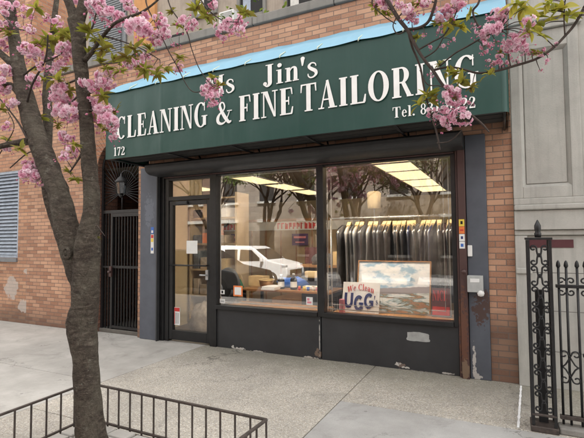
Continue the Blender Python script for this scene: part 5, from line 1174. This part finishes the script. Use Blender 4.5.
b = MB(); b.tube([(0, 0, 0), (0, -.02, 0)], .12, 24); b.build('clock_face', M['white'], ck); b = MB(); b.tube([(.125*math.cos(6.283*i/24), -.015, .125*math.sin(6.283*i/24)) for i in range(24)], .016, 6, closed=True); b.build('clock_rim', M['black'], ck)
b = MB(); b.bar((0, -.025, 0), (0, -.025, .085), .004, 4); b.bar((0, -.025, 0), (.055, -.025, .02), .005, 4); b.build('clock_hands', M['black'], ck)
b = MB(); b.box(-5.10, -5.06, .5, 1.5, .9, 2.3)
def card(px, py, wd, ht, y, mat, lab, cat, marks=()):
    c = A(px, py, y); return decal('window_card', c.x-wd/2, c.x+wd/2, c.z-ht/2, c.z+ht/2, y, mat, lab, cat, marks)
card(238, 291, .15, .145, GY-.001, 'orange', 'white card with an orange border on the glass near the door', 'card', [(.14, .86, .14, .86, 'white')])
card(222.5, 292, .07, .06, GY-.001, 'white', 'small white card low on the glass beside the door, upper of two', 'card', [(.3, .7, .2, .8, 'black')])
card(222.5, 301, .09, .06, GY-.001, 'white', 'small white card low on the glass beside the door, lower of two', 'card', [(.2, .8, .3, .6, 'grey_box')])
card(309.5, 301, .09, .10, GY-.001, 'white', 'white card with pink print at the bottom corner of the middle window', 'card', [(.15, .8, .2, .45, 'pink'), (.15, .5, .55, .85, 'pink')])
# shelving with goods behind the door glass
sh = thing('stock_shelf', 'tan shelf unit stacked with parcels behind the door glass', 'shelf', (-4.45, 1.32, .01))
b = MB()
for z in (.5, .95, 1.4, 1.85, 2.2): b.box(-.6, .34, -.2, .2, z, z+.03)
b.box(-.63, -.60, -.2, .2, 0, 2.3); b.box(.34, .37, -.2, .2, 0, 2.3); b.build('shelf_frame', M['tan'], sh)
random.seed(14)
for (si, z) in enumerate((.53, .98, 1.43, 1.88)):
    x = -.57; j = 0
    while x < .14:
        wd = random.uniform(.10, .2); h_ = random.uniform(.12, .34); mt = random.choice(['kraft', 'white', 'greycloth', 'orange', 'darkcloth', 'beigecloth'])
        b = MB(); b.box(x, x+wd, -.16, .12, 0, h_)
        wordm = {'kraft': 'brown paper', 'white': 'white', 'greycloth': 'grey', 'orange': 'orange', 'darkcloth': 'black', 'beigecloth': 'beige'}[mt]
        size = 'tall' if h_ > .25 else 'flat' if h_ < .17 else 'squarish'
        pos = ['first', 'second', 'third', 'fourth', 'fifth', 'sixth', 'seventh', 'eighth'][j]
        tag(b.build('parcel', M[mt], loc=Vector((-4.45, 1.32, z+.011)), bevel=.008), f"{size} {wordm} parcel, {pos} from the left on the {['lowest','second','third','top'][si]} shelf", 'parcel', 'parcels on the stock shelf'); x += wd+.03; j += 1

# ------------------------------------------------------------------ the street behind the camera, mirrored in the glass
M['van_paint'] = simple('white_car_paint', (.75, .75, .74), .25, var=.02); M['dark_paint'] = simple('dark_grey_car_paint', (.045, .05, .055), .22, var=.05)
M['rubber'] = simple('tyre_rubber', (.02, .02, .02), .9); M['headlamp'] = simple('headlamp_lens', (.6, .62, .64), .15, .3)
def vehicle(name, loc, prof, win, wd, mat, lab, cat, wheels, wr=.32, rz=0):
    t = thing(name, lab, cat, loc, rz); hw = wd/2
    def hwz(z): return hw*(1-max(0, z-.9)*.16)
    b = MB(); n = len(prof); vs = [(x, -hwz(z), z) for x, z in prof]+[(x, hwz(z), z) for x, z in prof]
    b.add(vs, [tuple(range(n)), tuple(range(2*n-1, n-1, -1))]+[(i, i+n, (i+1) % n+n, (i+1) % n) for i in range(n)]); b.build('body', mat, t, bevel=.05)
    for poly in win:
        for s in (-1, 1):
            b = MB(); b.add([(x, s*(hwz(z)+.006), z) for x, z in poly]+[(x, s*(hwz(z)-.02), z) for x, z in poly], [tuple(range(len(poly))), tuple(range(2*len(poly)-1, len(poly)-1, -1))]+[(i, (i+1) % len(poly), (i+1) % len(poly)+len(poly), i+len(poly)) for i in range(len(poly))]); b.build('side_window', M['glass_dark'] if False else M['door_dark'], t)
    for x in wheels:
        for s in (-1, 1):
            b = MB(); b.tube([(x, s*(hw-.2), wr), (x, s*(hw+.02), wr)], wr, 24); wh = b.build('wheel', M['rubber'], t)
            b = MB(); b.tube([(x, s*(hw+.021), wr), (x, s*(hw+.035), wr)], wr*.6, 20); b.build('rim', M['steel'], wh)
    return t
vprof = [(-2.2, .3), (2.1, .3), (2.2, .5), (2.18, .78), (2.0, .98), (1.25, 1.14), (.45, 1.68), (.2, 1.77), (-1.9, 1.80), (-2.15, 1.7), (-2.22, .9)]
van = vehicle('parked_van', (-10.2, -11.8, -.46), vprof, [[(.95, 1.12), (.35, 1.6), (-.25, 1.62), (-.25, 1.12)], [(-.4, 1.12), (-.4, 1.62), (-1.1, 1.62), (-1.1, 1.12)]], 1.8, M['van_paint'], 'white compact van parked across the street, mirrored in the middle window', 'van', (-1.35, 1.4))
b = MB(); b.add([(1.20, -.78, 1.18), (1.20, .78, 1.18), (.53, .72, 1.65), (.53, -.72, 1.65)], [(0, 1, 2, 3)]); b.build('windscreen', M['door_dark'], van)
for s in (-1, 1):
    b = MB(); b.box(1.9, 2.12, s*.78-.12, s*.78+.12, .82, .95); b.build('headlight', M['headlamp'], van, bevel=.03)
    b = MB(); b.box(.9, 1.02, s*.98-.08, s*.98+.08, 1.08, 1.24); b.build('wing_mirror', M['van_paint'], van, bevel=.02)
b = MB(); b.box(2.17, 2.215, -.6, .6, .5, .72); b.build('grille', M['black'], van); van.scale = (.95, .95, .94)
cprof = [(-2.25, .3), (2.2, .3), (2.28, .5), (2.2, .75), (1.2, .92), (.45, 1.35), (.1, 1.42), (-.9, 1.41), (-1.5, 1.12), (-2.15, 1.0), (-2.3, .8)]
car = vehicle('parked_car', (-8.75, -5.9, -.2), cprof, [[(1.0, .95), (.42, 1.29), (-.1, 1.33), (-.1, .95)], [(-.2, .95), (-.2, 1.33), (-.85, 1.33), (-1.3, 1.1), (-1.2, .95)]], 1.75, M['dark_paint'], 'dark grey saloon car parked at the near kerb, mirrored in the window', 'car', (-1.4, 1.42))
car2 = vehicle('parked_car', (1.6, -6.2, -.21), cprof, [[(1.0, .95), (.42, 1.29), (-.1, 1.33), (-.1, .95)], [(-.2, .95), (-.2, 1.33), (-.85, 1.33), (-1.3, 1.1), (-1.2, .95)]], 1.75, M['dark_paint'], 'dark car at the near kerb on the right, mirrored in the right window', 'car', (-1.4, 1.42))
M['far_brick'] = brick_mat('dull_brown_brick', (.13, .08, .06), (.2, .125, .09), (.16, .14, .12))
M['far_stone'] = brick_mat('grey_stone_blocks', (.2, .175, .15), (.27, .24, .2), (.1, .09, .08), row=.32, bw=.7)
def across(x0, x1, h, mat, lab):
    t = thing('terrace_house', lab, 'house', ((x0+x1)/2, -18, -.37)); w2 = (x1-x0)/2-.02
    b = MB(); b.box(-w2, w2, -6, 0, 0, h); b.build('wall', M[mat], t)
    b = MB(); b.box(-w2, w2, 0.002, .35, h-.5, h-.1); b.build('cornice', M['far_stone'], t)
    nwin = 3; nf = int(h/3.2)
    for f_ in range(nf):
        for k in range(nwin):
            xc = -w2+(k+.5)*2*w2/nwin
            b = MB(); b.box(xc-.5, xc+.5, .003, .02, 1.0+f_*3.2, 2.9+f_*3.2); wi = b.build('window', M['door_dark'], t)
            b = MB(); b.box(xc-.62, xc+.62, .003, .12, .86+f_*3.2, .99+f_*3.2); b.box(xc-.62, xc+.62, .003, .12, 2.91+f_*3.2, 3.1+f_*3.2); b.build('window_trim', M['lime'], wi)
for i, (x0, x1, h, mt, lab) in enumerate(((-42, -33, 9.6, 'far_brick', 'brown brick house across the street, farthest left of the row'), (-33, -25, 9.6, 'far_stone', 'grey stone house across the street, second in the row'), (-25, -17, 9.6, 'far_brick', 'brown brick house across the street behind the van'), (-17, -9, 9.6, 'far_stone', 'grey stone house across the street mirrored in the middle window'), (-9, -1, 9.6, 'far_stone', 'grey stone house across the street mirrored in the right window'), (-1, 7, 9.6, 'far_brick', 'brown brick house across the street directly behind the camera'), (7, 15, 9.6, 'far_stone', 'grey stone house across the street at the right end'))):
    across(x0, x1, h, mt, lab)
def street_tree(x, y, seed, lab):
    rnd = random.Random(seed); t = thing('street_tree', lab, 'tree', (x, y, -.36)); tips = []
    tr = MB()
    def grow(p, d, r, L, depth):
        pts = [p]; q = p.copy(); dd = d.copy()
        for i in range(5): dd = (dd+Vector((rnd.gauss(0, .12), rnd.gauss(0, .12), rnd.gauss(.03, .06)))).normalized(); q = q+dd*L/5; pts.append(q)
        tr.tube(pts, [r*(1-.4*i/5) for i in range(6)], 8 if depth < 2 else 5)
        if depth >= 4: tips.extend(pts[2:]); return
        for k in range(3 if depth else 4):
            a = rnd.uniform(0, 6.28); s = .75 if depth else .55; nd = (dd+Vector((math.cos(a)*s, math.sin(a)*s, rnd.uniform(-.1, .35)))).normalized(); grow(q if k else pts[-2], nd, r*.55, L*rnd.uniform(.65, .8), depth+1)
    grow(Vector((0, 0, -.05)), Vector((0, 0, 1)), .17, 2.5, 0); tr.build('trunk', M['twig'], t)
    fb = FB()
    for p in tips:
        for k in range(15):
            c = p+Vector((rnd.gauss(0, .24), rnd.gauss(0, .24), rnd.gauss(0, .2))); leaf(fb, c, (rnd.gauss(0, 1), rnd.gauss(0, 1), rnd.gauss(0, .6)), (0, 0, 1), .12, .08, rnd.random(), rnd)
    o = fb.build('crown', M['petal' if seed % 2 else 'leaf_far'], t); tint_attr(o, [v*.8 for v in fb.t])
street_tree(-8.2, -13.6, 1, 'pink flowering street tree across the road, mirrored above the van')
street_tree(-3.6, -14.0, 2, 'green budding street tree across the road, mirrored at the left of the right window')
street_tree(-.6, -13.6, 3, 'pink flowering street tree across the road, mirrored behind the clothes')
street_tree(-6.0, -13.9, 7, 'pink flowering street tree across the road, mirrored behind the middle mullion')
street_tree(-10.6, -13.7, 8, 'green budding street tree across the road, mirrored above the front of the shop door')
street_tree(1.4, -13.8, 9, 'pink flowering street tree across the road, mirrored at the right edge of the right window')
street_tree(-14.5, -13.8, 4, 'green budding street tree across the road, farthest left')
street_tree(3.8, -13.8, 6, 'green budding street tree across the road, farthest right')
street_tree(-5.9, -7.9, 5, 'x') if False else None
# unseen fill lights added to brighten the window display, hidden behind the header
for x0, x1, lab in ((-3.6, -2.2, 'added unseen fill light above the display of the middle window'), (-2.0, -.6, 'added unseen fill light above the display of the right window')):
    t = thing('added_fill_light', lab, 'added fill light', ((x0+x1)/2, .165, 2.62)); h2 = (x1-x0)/2
    b = MB(); b.box(-h2, h2, -.05, .05, .0, .04); b.build('housing', M['white'], t); b = MB(); b.bar((-h2+.02, 0, -.02), (h2-.02, 0, -.02), .018, 10); b.build('tube', M['fill_tube'], t)
# grit and flakes swept against the foot of the shopfront
gr = MB(); rg = random.Random(21)
for k in range(420):
    x = rg.uniform(-7.8, .1); y = -.03-abs(rg.gauss(0, .07)) if x > -5 else -.02-abs(rg.gauss(0, .08)); r_ = rg.uniform(.002, .008)*(1.6 if rg.random() < .08 else 1); a = rg.uniform(0, 3)
    c_, s_2 = math.cos(a)*r_, math.sin(a)*r_
    gr.add([(x+c_, y+s_2, .003), (x-s_2, y+c_, .003), (x-c_*.8, y-s_2, .003), (x+s_2, y-c_, .003), (x, y, .003+r_*.8)], [(0, 1, 4), (1, 2, 4), (2, 3, 4), (3, 0, 4)])
tag(gr.build('wall_grit', M['granite']), 'loose grit and paint flakes gathered along the foot of the walls', 'grit', kind='stuff')
# roof plant behind the coping
rp = thing('roof_shrub', 'yellow-green shrub growing on the roof behind the coping', 'shrub', (-4.0, 1.3, 4.36)); fb = FB(); rnd5 = random.Random(5)
for k in range(900):
    p = Vector((rnd5.gauss(0, .42), rnd5.gauss(0, .3), abs(rnd5.gauss(.5, .28)))); leaf(fb, p, (rnd5.gauss(0, 1), rnd5.gauss(0, 1), rnd5.gauss(.2, .6)), (0, 0, 1), .09, .05, rnd5.random(), rnd5)
o = fb.build('foliage', M['leaf_far'], rp); tint_attr(o, fb.t)
b = MB()
for k in range(8): b.bar((rnd5.gauss(0, .1), rnd5.gauss(0, .1), -.02), (rnd5.gauss(0, .3), rnd5.gauss(0, .2), .6), .01, 5)
b.build('stem', M['twig'], rp)
